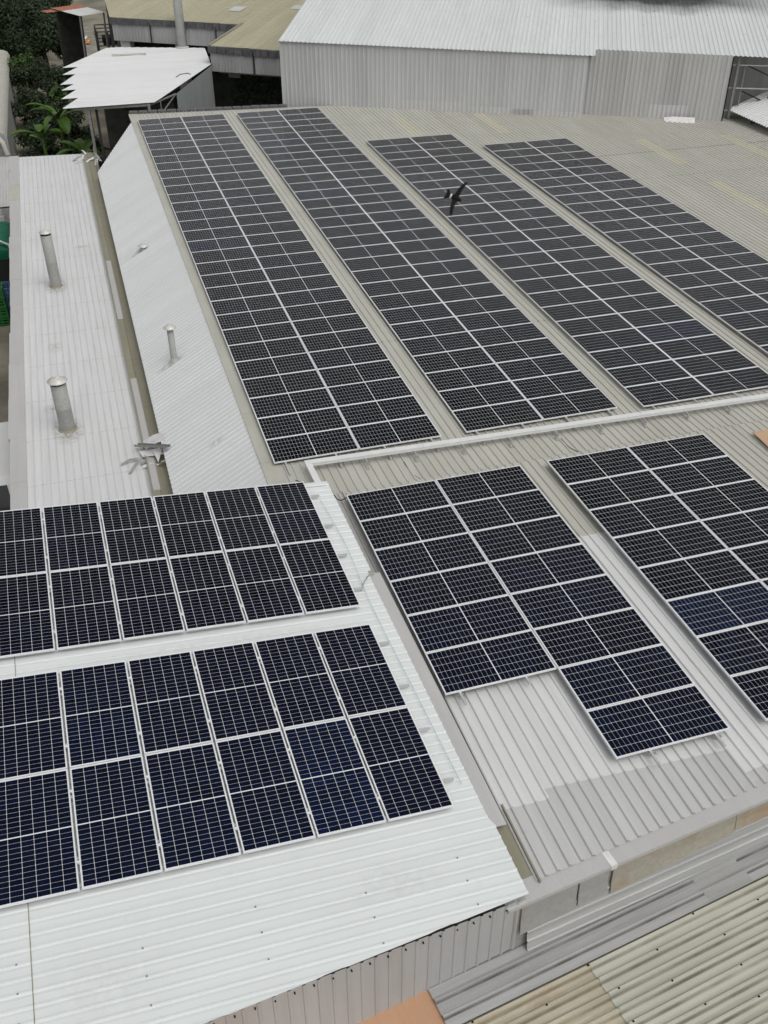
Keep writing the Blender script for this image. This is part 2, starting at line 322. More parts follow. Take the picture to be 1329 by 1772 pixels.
def leaf_material(name, c1, c2, rough=.55):
    m, n, p = mat(name); g = nd(n, 'ShaderNodeNewGeometry'); tc = nd(n, 'ShaderNodeTexCoord').outputs['Object']
    f = math_(n, 'ADD', math_(n, 'MULTIPLY', g.outputs['Random Per Island'], .5), math_(n, 'MULTIPLY', noise(n, tc, .9, 3), .5))
    n.links.new(mix(n, ramp(n, f, .25, .75, 0, 1), c1, c2), p.inputs['Base Color']); p.inputs['Roughness'].default_value = rough
    p.inputs['Specular IOR Level'].default_value = .3
    return m
M_['leaf'] = leaf_material('dark_mango_leaves', (.010, .019, .009), (.032, .055, .018))
M_['leaf2'] = leaf_material('bright_shrub_leaves', (.022, .050, .010), (.065, .125, .022))
M_['banana'] = leaf_material('banana_leaf', (.020, .048, .012), (.10, .19, .025), .4)

def ground_material():
    m, n, p = mat('bare_earth_yard'); tc = nd(n, 'ShaderNodeTexCoord').outputs['Object']
    a = mix(n, ramp(n, noise(n, tc, .35, 7, .65), .35, .7), (.15, .14, .105), (.30, .275, .21))
    a = mix(n, ramp(n, noise(n, tc, 1.2, 6, .6, (.4, 2.5, 1)), .58, .72, 0, .8), a, (.36, .25, .12))
    a = mix(n, ramp(n, noise(n, tc, .16, 5, .6), .5, .66, 0, .75), a, (.10, .10, .07))
    n.links.new(a, p.inputs['Base Color']); p.inputs['Roughness'].default_value = .95
    bp = nd(n, 'ShaderNodeBump'); bp.inputs['Strength'].default_value = .5; bp.inputs['Distance'].default_value = .06
    n.links.new(noise(n, tc, 3, 7, .7), bp.inputs['Height']); n.links.new(bp.outputs[0], p.inputs['Normal'])
    return m
M_['dirt'] = ground_material()

# ------------------------------------------------------------------ ground
GZ = -6.0
mb = MB(); mb.face([(-400, -300, GZ), (400, -300, GZ), (400, 600, GZ), (-400, 600, GZ)]); mb.build('ground', M_['dirt'], None, None, kind='structure')
mb = MB(); mb.box(-2.6, .9, 44, 74, GZ, GZ + .12); mb.build('yard_slab', M_['concrete'], None, None, kind='structure')

# ------------------------------------------------------------------ factory building with the solar roof
fac = thing('factory_building', 'long factory building with ribbed beige metal roof carrying the long solar arrays', 'building', (12, -20, GZ))
ZR = -.13
yfar = lambda u: 1.62 - .098 * u
# W stands across the back of this roof: sheets run under its wall
A = MB()
rise = lambda x, y: 0 if y > -31.8 else min(1, (-31.8 - y) / 2.6) * .085
A.ribs(.12, 36, -31.8, yfar, .2, .028, phase=.03)
A.ribs(1.30, 36, -34.4, -31.8, .2, .028, phase=.03, segs=4, gz=rise)
A.ribs(.12, 1.30, -34.0, -31.8, .2, .028, phase=.03, segs=4, gz=rise)
roof = A.build('roof', M_['beige'], fac, MA @ T(0, 0, ZR))
# yellowed skylight sheets let into the ribs
for (xa, ya, yb, wd) in ((12.25, -6.0, -2.6, .62), (16.4, -6.7, -2.9, .62), (22.0, -13.4, -9.4, .66), (26.35, -14.2, -9.8, .66), (21.9, -20.2, -15.9, .66)):
    s = MB(); s.ribs(xa, xa + wd, ya, yb, .2, .030, phase=.03, z0=.005); s.build('skylight', M_['sky'], roof, MA @ T(0, 0, ZR))
# lap seam and dirt line near the back corner
s = MB(); s.ribs(17.2, 30, lambda u: -11.33 + .0 * u, lambda u: -11.27, .2, .029, phase=.03, z0=.004); s.build('lap_seam', M_['olive'], roof, MA @ T(0, 0, ZR))
# flat flashing along the left edge
f = MB(); f.box(-.26, .13, -33.4, 1.7, -.02, .012); f.box(-.285, -.258, -33.4, 1.7, -.10, .014); f.build('edge_flashing', M_['flash'], fac, MA @ T(0, 0, ZR))
# dark ridge tiles along the far edge
for k in range(17):
    x0 = -.25 + k * .47
    if x0 > 7.3: break
    r = MB(); y0 = yfar(x0 + .23)
    MM = MA @ T(x0, y0 + .04, ZR) @ Matrix.Rotation(-.098 + rnd.uniform(-.01, .01), 4, 'Z')
    zz = rnd.uniform(-.012, .012); r.prism([(.0, 0), (.44, 0), (.43, .34), (.01, .34)], -.03 + zz, .10 + zz); r.build('ridge_tile', M_['brick'], fac, MM)
# white slope falling from the left edge, cut on the skew at its far end
SD = .57
def MD(): # local x = along world y (across ribs), local y = up the slope
    y = Vector((1, 0, SD)).normalized(); x = Vector((0, -1, 0)); z = x.cross(y)
    return MA @ Matrix(((x.x, y.x, z.x, -.275), (x.y, y.y, z.y, 0), (x.z, y.z, z.z, ZR - .02), (0, 0, 0, 1)))
Ls = 2.07 * math.sqrt(1 + SD * SD)
low = lerp([-.2, 3.45], [-.05, -Ls]) 
s = MB(); s.ribs(-.15, 33.2, lambda u: max(-Ls, low(u)), 0., .2, .014, .04, .085, phase=.1); s.build('side_slope', M_['slopewhite'], fac, MD())
# beige box gutter at the foot of the slope
g = MB()
g.box(-2.80, -2.28, -33.2, 1.2, -1.80, -1.70); g.box(-2.60, -2.57, -33.2, 1.2, -1.70, -1.64); g.box(-2.83, -2.795, -33.2, 1.2, -1.80, -1.655); g.box(-2.28, -2.25, -33.2, 1.2, -1.80, -1.42)
g.build('box_gutter', M_['olive'], fac, MA)
for (a, b) in ((-19.0, -13.6), (-29.6, -23.4)):
    g = MB(); g.box(-2.79, -2.605, a, b, -1.698, -1.672); g.build('gutter_liner', M_['galv'], fac, MA)
# walls
wv = MB(); wv.box(-.2, 28, .6, .8, GZ, -.45); wv.box(-.24, -.1, -33, .6, GZ, -1.4); wv.build('wall', M_['apron'], fac, Matrix())
# front roof : beige sheets, overlapping white sheets, older grey sheets at the eaves
B = MB(); B.ribs(.12, 33, -4.0, .4, .2, .028, phase=.03 - .0026, segs=1); B.build('front_roof', M_['beige'], fac, MBF @ T(0, 0, -.205))
eave = lambda u: -9.97 + .118 * u
wend = lerp([0, .8584, .85841, 4.0584, 4.05841, 12], [-8.70, -8.73, -8.53, -8.70, -9.33, -9.2])
B = MB(); B.ribs(.05, 33, lambda u: max(wend(u), eave(u) + .3), -2.72, .2, .034, .03, .062, phase=.03 - .0026, z0=.005); B.build('white_sheets', M_['bwhite'], fac, MBF @ T(0, 0, -.205))
B = MB(); B.ribs(.05, 33, eave, lambda u: max(-8.2, eave(u) + .6), .2, .034, .03, .062, phase=.03 - .0026); B.build('eave_sheets', M_['bgrey'], fac, MBF @ T(0, 0, -.205))
# eaves gutter cover, its face and the rusty board below
ang = math.atan(.118)
MG = frame((1.02, -43.93, -.83), ang)
g = MB(); g.box(-.33, 33, -.045, .30, -.018, .0); g.box(-.33, 33, -.047, -.035, -.075, -.018); g.box(-.33, 33, .0, .27, -.34, -.019); g.build('gutter_cover', M_['galv'], fac, MG)
g = MB(); g.box(1.38, 1.49, -.05, .29, -.005, .006); g.box(1.38, 1.49, -.054, -.048, -.09, .006); g.build('joint_patch', M_['white2'], fac, MG)
def board(x0, x1, za, zb, mt, yy=-.034):
    g = MB(); g.grid([[(x0, yy, -.03), (x0, yy - .012, za * .6), (x0, yy - .045, za)], [(x1, yy, -.03), (x1, yy - .012, zb * .6), (x1, yy - .045, zb)]][::-1]); g.grid([[(x0, yy + .006, -.03), (x0, yy - .006, za * .6), (x0, yy - .039, za)], [(x1, yy + .006, -.03), (x1, yy - .006, zb * .6), (x1, yy - .039, zb)]])
    g.face([(x0, yy, -.03), (x0, yy + .006, -.03), (x0, yy - .039, za), (x0, yy - .045, za)]); g.face([(x0, yy - .045, za), (x0, yy - .039, za), (x1, yy - .039, zb), (x1, yy - .045, zb)])
    g.build('fascia_board', M_[mt], fac, MG)
board(1.44, 3.72, -.66, -.46, 'rustboard'); board(3.73, 33, -.44, -.40, 'rustboard', -.028)
board(.86, 1.37, -.60, -.58, 'lean0'); board(-.1, .84, -.72, -.64, 'leanrust', -.026)
g = MB(); g.box(-.2, 33, -.0105, .1, -1.3, -.05); g.build('front_wall', M_['lean0'], fac, MG)
# grey sheets lapped steeply up from the lean-to to the back of the boards
dn = Vector((0, -.11, -.62)).normalized(); nx = Vector((1, 0, 0)); nz = dn.cross(nx)
MF = MG @ Matrix(((dn.x, nx.x, nz.x, 0), (dn.y, nx.y, nz.y, -.014), (dn.z, nx.z, nz.z, -.46), (0, 0, 0, 1)))
g = MB(); g.ribs(0, .66, .02, 33, .19, .022, .018, .05, phase=.28); g.build('foot_sheets', M_['lean2'], fac, MF)
# valley between factory and workshop roofs
v = MB(); v.box(.90, 1.235, -42.35, -33.3, -.90, -.835); v.box(1.235, 1.26, -42.35, -33.3, -.90, -.775); v.box(1.13, 1.145, -42.35, -33.3, -.835, -.80); v.build('valley_flashing', M_['galv'], fac, Matrix())
v = MB(); v.box(.86, 1.285, -43.75, -42.36, -.92, -.832); v.box(1.285, 1.31, -43.75, -42.36, -.92, -.77); v.build('valley_gutter', M_['olive'], fac, Matrix())

# ------------------------------------------------------------------ low flat building on the left
low_b = thing('side_building', 'low building with chalky white flat roof and two big flues beside the factory', 'building', (-4.4, -14, GZ))
s = MB(); s.ribs(-5.92, -2.80, -33.2, lambda u: 1.72 - .09 * (u + 5.9), .2, .015, .035, .06, phase=.098); s.build('roof', M_['flatwhite'], low_b, MA @ T(0, 0, -1.80))
for k in range(16):
    p = MB(); y1 = 1.75 - 2.3 * k; dx = rnd.uniform(-.03, .03)
    p.box(-6.33 + dx, -5.90 + dx * .3, y1 - 2.296, y1, -1.85, -1.735 + rnd.uniform(-.008, .008)); p.build('parapet_cap', M_['galv'] if k != 2 else M_['flash'], low_b, MA)
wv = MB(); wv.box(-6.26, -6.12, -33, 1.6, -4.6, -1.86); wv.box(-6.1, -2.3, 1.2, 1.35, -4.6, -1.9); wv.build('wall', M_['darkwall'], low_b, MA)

# ------------------------------------------------------------------ workshop roof at lower left
wk = thing('workshop_building', 'workshop with new white ribbed roof carrying the two lower left arrays', 'building', (-3, -39, GZ))
cfront = lambda v: -10.26 + .118 * v * .0
# ribs run along the local x of MC: local frame turned a quarter
MCR = MC @ Matrix.Rotation(R(-90), 4, 'Z') @ T(0, 0, -.142)   # local x = -C.y , local y = C.x
redge = lambda u: .56 + .0 * u
cf = lambda u: max(-12., -(u - 10.20) * 9.1 + .47) if u > 10.2 else -12.
def c_left(u): # front edge is cut on the skew
    return -12.0 if u < 10.2 else -12.0
c_right = lambda u: .56 if u < 3.0 else (.48 if u < 8.9 else .53)
def c_right2(u):
    if u <= 10.15: return c_right(u)
    return .47 - (u - 10.15) * 8.6
s = MB(); s.ribs(-.12, 11.6, -12.0, c_right2, .1873, .019, .024, .050, phase=.0)
# screw heads along the purlins
for a in range(56):
    u = a * .1873 + .094 * 0
    for q, xx in enumerate((-9.2, -7.75, -6.2, -4.7, -3.2, -1.7, -.25)):
        if (a + q) % 2 == 0 and xx < c_right2(u) - .05 and u > 9.25: s.box(u - .011, u + .011, xx - .011, xx + .011, .019, .031, 1)
s.build('roof', [M_['newwhite'], M_['steel']], wk, MCR)
s = MB(); s.ribs(-.10, 11.4, -12.0, -6.02, .1873, .020, .026, .054, phase=0., z0=.004); s.build('lapped_sheets', M_['newwhite'], wk, MCR)
s = MB(); s.ribs(-.10, 11.4, -6.035, -6.022, .1873, .020, .026, .054, phase=0., z0=.006); s.build('lap_seam', M_['olive'], wk, MCR)  # shade of the lap gap put in as a thin olive strip
# flat strip under the sheet ends towards the valley
s = MB(); s.box(.42, .72, -9.0, -3.05, -.175, -.156); s.build('edge_strip', M_['galv'], wk, MC)
# end walls
y0 = cfront(0)
wa = R(8.0)
MW = frame((1.02, -43.93, -.775), wa)
s = MB()
# wall below the front edge : ribs vertical; local x along wall, local y up
MWV = MW @ Matrix(((1, 0, 0, 0), (0, 0, -1, 0), (0, 1, 0, 0), (0, 0, 0, 1)))
s.ribs(-9.5, -.03, -1.25, lambda u: .0 - .106 * u - .0, .2, .014, .03, .055, phase=.05); 
for a in range(40):
    u = -.1 - a * .26; s.box(u - .009, u + .009, -.106 * u - .10, -.106 * u - .08, .0, .03, 1)
s.build('front_wall', [M_['cwall'], M_['dark']], wk, MWV)
s = MB(); s.box(.30, .35, -10.1, -.06, -1.6, -.20); s.build('side_wall', M_['galv'], wk, MC)
s = MB(); s.box(-11, .5, -.06, -.0, -3.6, -.14); s.build('back_wall', M_['galv'], wk, MC)

# ------------------------------------------------------------------ lean-to roofs at lower right, faded orange roof
MK = frame((-.55, -44.05, -1.95), R(7.6))
k = thing('grey_lean_to', 'old grey metal lean-to roof below the eaves gutter', 'lean-to roof', (3, -44.2, -3))
def MKR(dz): return MK @ Matrix.Rotation(R(-90), 4, 'Z') @ T(0, 0, dz)   # local x = -K.y, local y = K.x
s = MB(); s.ribs(-.60, .74, .02, 30, .245, .05, .02, .06, phase=.065); s.build('roof_sheets', M_['lean'], k, MKR(0))
s = MB(); s.ribs(.07, .72, 4.55, 5.4, .245, .051, .024, .064, phase=.065, z0=.004); s.build('patch_sheet', M_['lean0'], k, MKR(0))
s = MB(); s.box(.02, 30, -.755, -.735, -.16, -.035); s.build('edge_trim', M_['olive'], k, MK)
c = thing('cream_lean_to', 'rust streaked cream metal roof in the bottom right corner', 'lean-to roof', (3.5, -46, -3))
s = MB(); s.ribs(.775, 5, 2.28, 30, .232, .062, .030, .085, phase=.80); s.build('roof_sheets', M_['mbeige'], c, MKR(-.01))
s = MB(); s.ribs(.775, 5, -.8, 2.30, .232, .062, .030, .085, phase=.80, z0=-.014); s.build('lower_sheets', M_['mbrown'], c, MKR(-.01))
sc_ = MB()
for a in range(14):
    for b in range(9): 
        if (a + b) % 2 == 0:
            u = .80 + a * .232; yy = .35 + b * .95 + .1 * (a % 3); sc_.box(u - .012, u + .012, yy - .012, yy + .012, .058, .075)
sc_.build('roof_screws', M_['dark'], c, MKR(-.01))
o_ = thing('orange_awning', 'flat faded orange roof sheet below the workshop front wall', 'awning', (-2, -45, -3))
s = MB(); s.box(-8, .06, -2.6, .03, -.10, -.04); s.build('sheet', M_['orange'], o_, MK)
s = MB(); s.bar((-3, -2.5, -.1), (-3, -2.5, -4), .08); s.bar((-.1, -2.5, -.1), (-.1, -2.5, -4), .08); s.build('post', M_['steel'], o_, MK)
for th in (k, c):
    s = MB(); xs = (.3, 6.3, 12.5)
    for xx in xs: s.bar((xx, -.65 if th is k else -3.5, -.08), (xx, -.65 if th is k else -3.5, -4.0), .09)
    s.build('posts', M_['steel'], th, MK)

# ------------------------------------------------------------------ warehouse across the back
wh = thing('warehouse', 'big white roofed warehouse with grey ribbed wall across the back', 'building', (18, -3, GZ))
wang = math.atan2(-6.97, 13.84)
L0 = Vector((7.73, 1.87, 0))
MWH = frame((7.73, 1.87, 2.82), wang, .164)
lenL = 15.45
def upright(M): return M @ Matrix(((1, 0, 0, 0), (0, 0, -1, 0), (0, 1, 0, 0), (0, 0, 0, 1)))
# wall left part, return, wall right part (set back)
MV = upright(frame((7.73, 1.87, 0), wang))
topl = lambda u: 2.84 - .0185 * u
s = MB(); s.ribs(0, lenL + .02, -.6, topl, .225, .02, .06, .11); s.build('wall', M_['wwall'], wh, MV)
MV2 = upright(frame((22.0, -4.55, 0), math.atan2(-3.06, 5.98)))
s = MB(); s.ribs(-.75, 6.76, -.6, lambda u: 2.40 if u < .12 else 2.715 - .016 * u, .225, .022, .06, .11); s.build('wall', M_['wwall2'], wh, MV2)
s = MB(); Mx = MV @ T(lenL, 0, 0); s.box(-.03, .01, -.6, 2.5, -.62, -.02); s.build('wall_return', M_['wwall2'], wh, Mx)
s = MB(); s.box(-.04, .05, -.6, 2.86, -.05, .05); s.build('corner_trim', M_['patch'], wh, MV)
# roof: ribs run up the slope
MWR = frame((7.73, 1.87, 2.86), wang, .164, -.0185)
s = MB()
s.ribs(-.08, lenL + .35, -.12, 22, .225, .03, .06, .11)
s.ribs(lenL + .35, 40, .78, 22, .225, .03, .06, .11)
wroof = s.build('roof', None or M_['wroof'], wh, MWR)
# patches along the wall foot
for a, b, h0, h1, mt in ((1.6, 5.5, -.5, .33, 'wwall'), (5.6, 9.6, -.5, .38, 'patch'), (9.7, 11.9, -.5, .33, 'patch'), (11.95, 13.0, -.5, .32, 'apron'), (13.0, 15.44, -.5, .30, 'patch')):
    p = MB(); p.ribs(a, b, h0 - .015 * a, h1 - .028 * a, .225, .032, .064, .115, z0=.006); p.build('base_flashing', M_[mt], wh, MV)
p = MB(); p.ribs(3.0, 5.0, -.5, .28, .225, .033, .066, .118, z0=.008); p.build('base_flashing', M_['patch'], wh, MV2)
# the open bay at the right end : dark interior, frame members
s = MB(); s.box(6.9, 16, -.6, 2.55, -2.2, -2.1); s.build('inner_wall', M_['apron'], wh, MV2)
s = MB(); s.box(6.72, 6.78, -.6, 2.55, -2.1, .02); s.build('bay_jamb', M_['dark'], wh, MV2)
s = MB(); s.bar((7.12, -.5, -.5), (7.12, 2.5, -.5), .12); s.bar((7.5, -.5, -.7), (7.5, 2.5, -.7), .06); s.build('bay_column', M_['steel'], wh, MV2)
for hz in (.0, 1.05, 2.1):
    s = MB(); s.bar((6.8, hz, -.6), (10.2, hz, -.6), .05); s.build('girt', M_['rail'], wh, MV2)
s = MB(); s.bar((7.5, 2.1, -.8), (10.5, .9, -.8), .06); s.bar((7.5, .9, -.8), (9.5, .1, -.8), .06); s.bar((8.9, 2.4, -.9), (8.9, -.2, -.9), .05); s.build('brace', M_['darksteel'], wh, MV2)

cn = thing('side_canopy', 'small white ribbed canopy jutting in at the right edge below the warehouse', 'canopy', (29.5, -9, -.4))
MCN = frame((28.55, -7.2, .02), R(-88), .32, -.05)
s = MB(); s.ribs(0, 5.2, .0, 4.5, .2, .045, .05, .11); s.build('roof_sheets', M_['white'], cn, MCN @ T(0, 0, .0))
s = MB(); s.bar((1.3, .5, -.04), (1.3, .5, -.62), .12); s.bar((4.3, .5, -.04), (4.3, .5, -.62), .12); s.build('post', M_['tarp'], cn, MCN)
s = MB(); s.bar((0, .5, -.05), (5.2, .5, -.05), .08); s.build('beam', M_['darksteel'], cn, MCN)

# ------------------------------------------------------------------ open shed with saw-tooth roof edge
sh = thing('open_shed', 'open shed with white sheet roof whose left edge is cut like saw teeth', 'shed', (1.5, 10, GZ))
# local frame: x = world y (across ribs) , y = world x (along ribs)
MSH = Matrix(((0, 1, 0, 0), (1, 0, 0, 0), (0, 0, -1, 0), (0, 0, 0, 1)))
MSHR = Matrix(((0, -1, 0, 0), (1, 0, 0, 0), (0, 0, 1, 0.02), (0, 0, 0, 1)))  # local x -> world y, local y -> -world x
tips = [(3.45, -3.42), (5.75, -3.38), (7.9, -3.30), (9.45, -3.30), (12.2, -3.10), (14.35, -3.0)]
notch = [(5.75, -2.50), (7.9, -2.50), (9.45, -2.55), (12.2, -2.35), (14.35, -2.10), (20.3, .0)]
def sl(u):
    for (a, xa), (b, xb) in zip(tips, notch):
        if a <= u <= b: return xa + (xb - xa) * (u - a) / (b - a)
    return tips[0][1] if u < tips[0][0] else 0
sr = lerp([2.9, 3.0, 4.4, 12.63, 18.2, 20.4], [.9, 1.0, 1.70, 5.62, 6.1, .3])
s = MB()
cuts = [t[0] for t in tips] + [20.3]
for a, b in zip(cuts[:-1], cuts[1:]):
    s.ribs(a, b, lambda u: -sr(u), lambda u: -sl(u), .19, .022, .04, .08)
s.build('roof', M_['shed'], sh, MSHR)
d = Vector((5.62 - 2.62, 12.63 - 5.56, 0)); sa = math.atan2(d.y, d.x)
s = MB(); s.ribs(0, 7.75, -6.0, -.05, .19, .022, .04, .08); s.build('side_wall', M_['shedwall'], sh, upright(frame((2.62, 5.56, 0), sa)))
for (x, y) in ((-2.15, 3.75), (-1.75, 4.15), (.9, 3.4), (-1.9, 14.0)):
    s = MB(); s.bar((x, y, GZ), (x, y, -.03), .13); s.build('post', M_['steel'] if y < 4 else M_['darksteel'], sh, Matrix())
s = MB(); s.bar((-2.9, 3.75, -.10), (1.0, 3.55, -.10), .12); s.build('eave_beam', M_['steel'], sh, Matrix())
s = MB(); s.bar((1.05, 3.6, -.1), (2.6, 5.7, -.1), .07); s.bar((1.05, 3.6, -1.1), (2.6, 5.7, -1.1), .07); s.bar((1.05, 3.6, -1.1), (2.6, 5.7, -.1), .05); s.bar((1.6, 4.3, -.1), (1.6, 4.3, -1.1), .05); s.build('truss', M_['steel'], sh, Matrix())
s = MB(); s.box(-1.2, 2.7, 8.6, 8.8, GZ, -1.2); s.build('inner_wall', M_['drab'], sh, Matrix())
s = MB(); s.box(-.6, 1.5, 5.6, 7.6, GZ, -4.1); s.build('plinth', M_['concrete'], sh, Matrix())
tag(MB().build('x', M_['steel']), '', '') if False else None
t = MB(); t.bar((.2, 17.1, .10), (2.15, 16.9, .10), .09); t.box(.1, .2, 17.0, 17.2, .02, .16); t.box(2.1, 2.2, 16.8, 17.0, .02, .16)
tag(t.build('fluorescent_fitting', M_['cap']), 'thin lamp tube lying on the shed roof near its back edge', 'lamp fitting')
t = MB(); t.tube([(3.1, 9.3, .06), (3.4, 10.0, .06), (3.9, 10.2, .06), (4.0, 9.9, .05)], .03)
tag(t.build('bent_rod', M_['steel']), 'bent grey rod lying on the middle of the shed roof', 'rod')

fl = thing('tall_flue', 'tall plain white flue pipe rising behind the saw-tooth shed roof', 'flue pipe', (4.55, 18.9, -.5))
s = MB(); s.lathe([(.0, -1), (.29, -1), (.29, 5.2), (.27, 5.25), (0, 5.25)], 20, base=(4.72, 18.7, 0)); s.build('pipe', M_['mast'], fl, Matrix())
s = MB(); s.lathe([(.29, 0), (.42, 0), (.42, .08), (.30, .12)], 20, base=(4.72, 18.7, .02)); s.build('collar', M_['bgrey'], fl, Matrix())

# ------------------------------------------------------------------ khaki hall behind
ha = thing('khaki_hall', 'old hall with khaki ribbed roof and dark tiled eaves behind the shed', 'building', (8, 20, GZ))
ea = math.atan2(-.5956, .8033)
e = Vector((math.cos(ea), math.sin(ea), 0)); pp = Vector((-math.sin(ea), math.cos(ea), 0))
MJ = frame((5.58, 12.79, 1.02), ea, .12)
# in local x: eave 2 from 0 to 14 at y=0 ; eave 1 from x=-7.2.. to .. at y=4.5
P1 = Vector((8.07, 16.62, 0)) - Vector((5.58, 12.79, 0)); x1, y1 = P1.dot(e), P1.dot(pp)
P2 = Vector((.58, 22.14, 0)) - Vector((5.58, 12.79, 0)); x2, y2 = P2.dot(e), P2.dot(pp)
P3 = Vector((.69, 26.82, 0)) - Vector((5.58, 12.79, 0)); x3, y3 = P3.dot(e), P3.dot(pp)
s = MB(); s.ribs(0, 30, 0, 22, .2, .025, .04, .08)
s.ribs(x2, 0, y2 - .05, lerp([x2, x2 + 6.0], [y2 + .1, 22]), .2, .025, .04, .08) if False else s.ribs(x2, 0, y2, 22, .2, .025, .04, .08)
s.ribs(x2 - 7, x2, lambda u: y2 + (x2 - u) * 1.415, 22, .2, .025, .04, .08)
s.build('roof', M_['khaki'], ha, MJ)
def tiles(a, b, yy):
    u = a
    while u < b - .1:
        wdt = rnd.uniform(.5, .66); t = MB(); z = rnd.uniform(-.02, .02); t.box(u, min(u + wdt - .035, b), yy - .10, yy + .03, -.40 + z, -.02 + z)
        t.build('eave_tile', M_['brick'], ha, MJ0); u += wdt
MJ0 = frame((5.58, 12.79, 1.02), ea)
def hall_side(a, b, yy, zz, wall_h):
    global MJ0
    MJ0 = frame((5.58, 12.79, 1.02 + zz), ea); tiles(a, b, yy)
    s = MB(); s.ribs(a + .1, b, -.40 - wall_h, -.36, .22, .028, .04, .08); s.build('apron_wall', M_['apron'], ha, upright(MJ0 @ T(0, yy, 0)))
    u = a + 3.0
    while u < b:
        q = MB(); q.bar((u, yy - .08, -.2), (u, yy - .08, -.4 - wall_h), .07); q.build('downpipe', M_['darksteel'], ha, MJ0); u += 4.8
hall_side(0, 8.2, 0, 0, 1.0)
hall_side(x2, 0, y2, .12 * y2, 1.0)
MJ0 = frame((5.58, 12.79, 1.02), ea)
s = MB(); s.bar((.05, 0, .03), (.05, y1 + .1, .03 + .12 * (y1 + .1)), .16, .08); s.build('verge_cap', M_['olive'], ha, MJ0)
MJ0 = frame((5.58, 12.79, 1.02), ea)
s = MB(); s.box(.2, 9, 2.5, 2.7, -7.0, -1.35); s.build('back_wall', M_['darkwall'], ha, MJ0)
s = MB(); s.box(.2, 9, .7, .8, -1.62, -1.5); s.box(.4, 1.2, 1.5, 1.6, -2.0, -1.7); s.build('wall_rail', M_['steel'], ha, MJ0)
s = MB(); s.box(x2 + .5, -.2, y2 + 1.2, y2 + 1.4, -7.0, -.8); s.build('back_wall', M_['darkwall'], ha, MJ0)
for q in (x2 + .55, x2 + 4.6):
    s = MB(); s.box(q, q + .6, y2 + .15, y2 + .7, -7.0, -.75); s.build('column', M_['patch'], ha, MJ0)
s = MB(); s.box(x2 + 1.0, -.5, y2 + .4, y2 + .5, -1.75, -1.55); s.build('wall_rail', M_['steel'], ha, MJ0)
gd = Vector((-1, 1.415, 0)).normalized(); s = MB()
for (a_, b_) in ((0, 8),):
    p_, q2 = Vector((x2 + .05, y2 + .05, 0)), Vector((x2 + .05, y2 + .05, 0)) + gd * 8
    s.face([p_ + Vector((0, 0, -7)), q2 + Vector((0, 0, -7)), q2 + Vector((0, 0, .12 * q2.y - .03)), p_ + Vector((0, 0, .12 * p_.y - .03))])
    s.bar(p_ + Vector((0, 0, .12 * p_.y - .12)), q2 + Vector((0, 0, .12 * q2.y - .12)), .06, .22)
s.build('gable_wall', M_['darkwall'], ha, MJ0)
for (u, v_, ss) in ((3.6, 5.2, .9), (4.6, 2.6, .7), (-2.2, 7.2, .9), (1.8, 8.3, .8)):
    s = MB(); s.box(u, u + ss, v_, v_ + ss * 1.2, .028, .04); s.build('roof_patch', M_['patch'], ha, MJ)

# bits on the yard behind the trees : small red and white canopy, dark frame rack, rubble heap
rc = thing('red_edged_canopy', 'small red and white sheet canopy against the end of the khaki hall', 'canopy', (-1, 30, GZ))
Mr = frame((-1.15, 29.6, .72), R(33), .06)
s = MB(); s.ribs(0, 2.35, -.1, 2.2, .25, .03); s.build('white_sheet', M_['bwhite'], rc, Mr)
s = MB(); s.ribs(-.05, 2.35, 2.2, 3.4, .25, .03, z0=.02); s.build('red_sheet', M_['red'], rc, Mr)
s = MB(); s.ribs(-1.0, -.05, 2.5, 3.3, .25, .03, z0=-.05); s.build('red_sheet', M_['red'], rc, Mr)
s = MB(); s.bar((.1, .1, 0), (.1, .1, -6), .09); s.bar((2.2, .1, 0), (2.2, .1, -6), .09); s.build('post', M_['steel'], rc, Mr)
s = MB(); s.box(.2, 2.3, 3.0, 3.2, -6.0, -.2); s.build('back_wall', M_['darkwall'], rc, Mr)
rk = thing('steel_rack', 'dark steel rack standing between the khaki hall and the shed', 'rack', (1.35, 46, GZ))
s = MB()
for x in (.45, 1.35, 2.25):
    for y in (44, 46, 48): s.bar((x, y, GZ), (x, y, -2.5), .09)
for z in (-2.5, -3.6, -4.8):
    for y in (44, 46, 48): s.bar((.45, y, z), (2.25, y, z), .08)
    for x in (.45, 2.25): s.bar((x, 44, z), (x, 48, z), .08)
s.build('frame', M_['darksteel'], rk, Matrix())
s = MB(); s.box(.5, 2.2, 44.1, 47.9, -4.9, -4.84); s.box(.5, 2.2, 44.1, 47.9, GZ, GZ + 1.2); s.box(.9, 2.1, 44.5, 46.5, -3.64, -3.1); s.build('load', M_['dark'], rk, Matrix())
def heap(name, label, cat, c0, r, h, n, m, sz, seed, mats=None):
    q = random.Random(seed); s = MB()
    for a in range(n):
        t = q.random() ** .5; an = q.uniform(0, 6.283); x = c0[0] + r * t * math.cos(an); y = c0[1] + r * t * math.sin(an); z = c0[2] + h * (1 - t) * q.uniform(.4, 1)
        S = sz * q.uniform(.5, 1.4); s.box(-S, S, -S * .6, S * .6, -S * .25, S * .25, q.randrange(len(m)), T(x, y, z) @ Euler((q.uniform(-.8, .8), q.uniform(-.8, .8), q.uniform(0, 3))).to_matrix().to_4x4())
    return tag(s.build(name, m), label, cat)
heap('rubble_heap', 'heap of orange and white rubble on the concrete yard by the dark tree', 'rubble', (-1.5, 60.5, GZ + .2), 1.7, 1.1, 120, [M_['rubble'], M_['rubble'], M_['concrete'], M_['white2']], .28, 5)
heap('gravel_pile', 'low pile of grey stones below the orange rubble heap', 'rubble', (-1.6, 53.5, GZ + .15), 1.4, .3, 60, [M_['concrete'], M_['grey2'], M_['white2']], .22, 6)

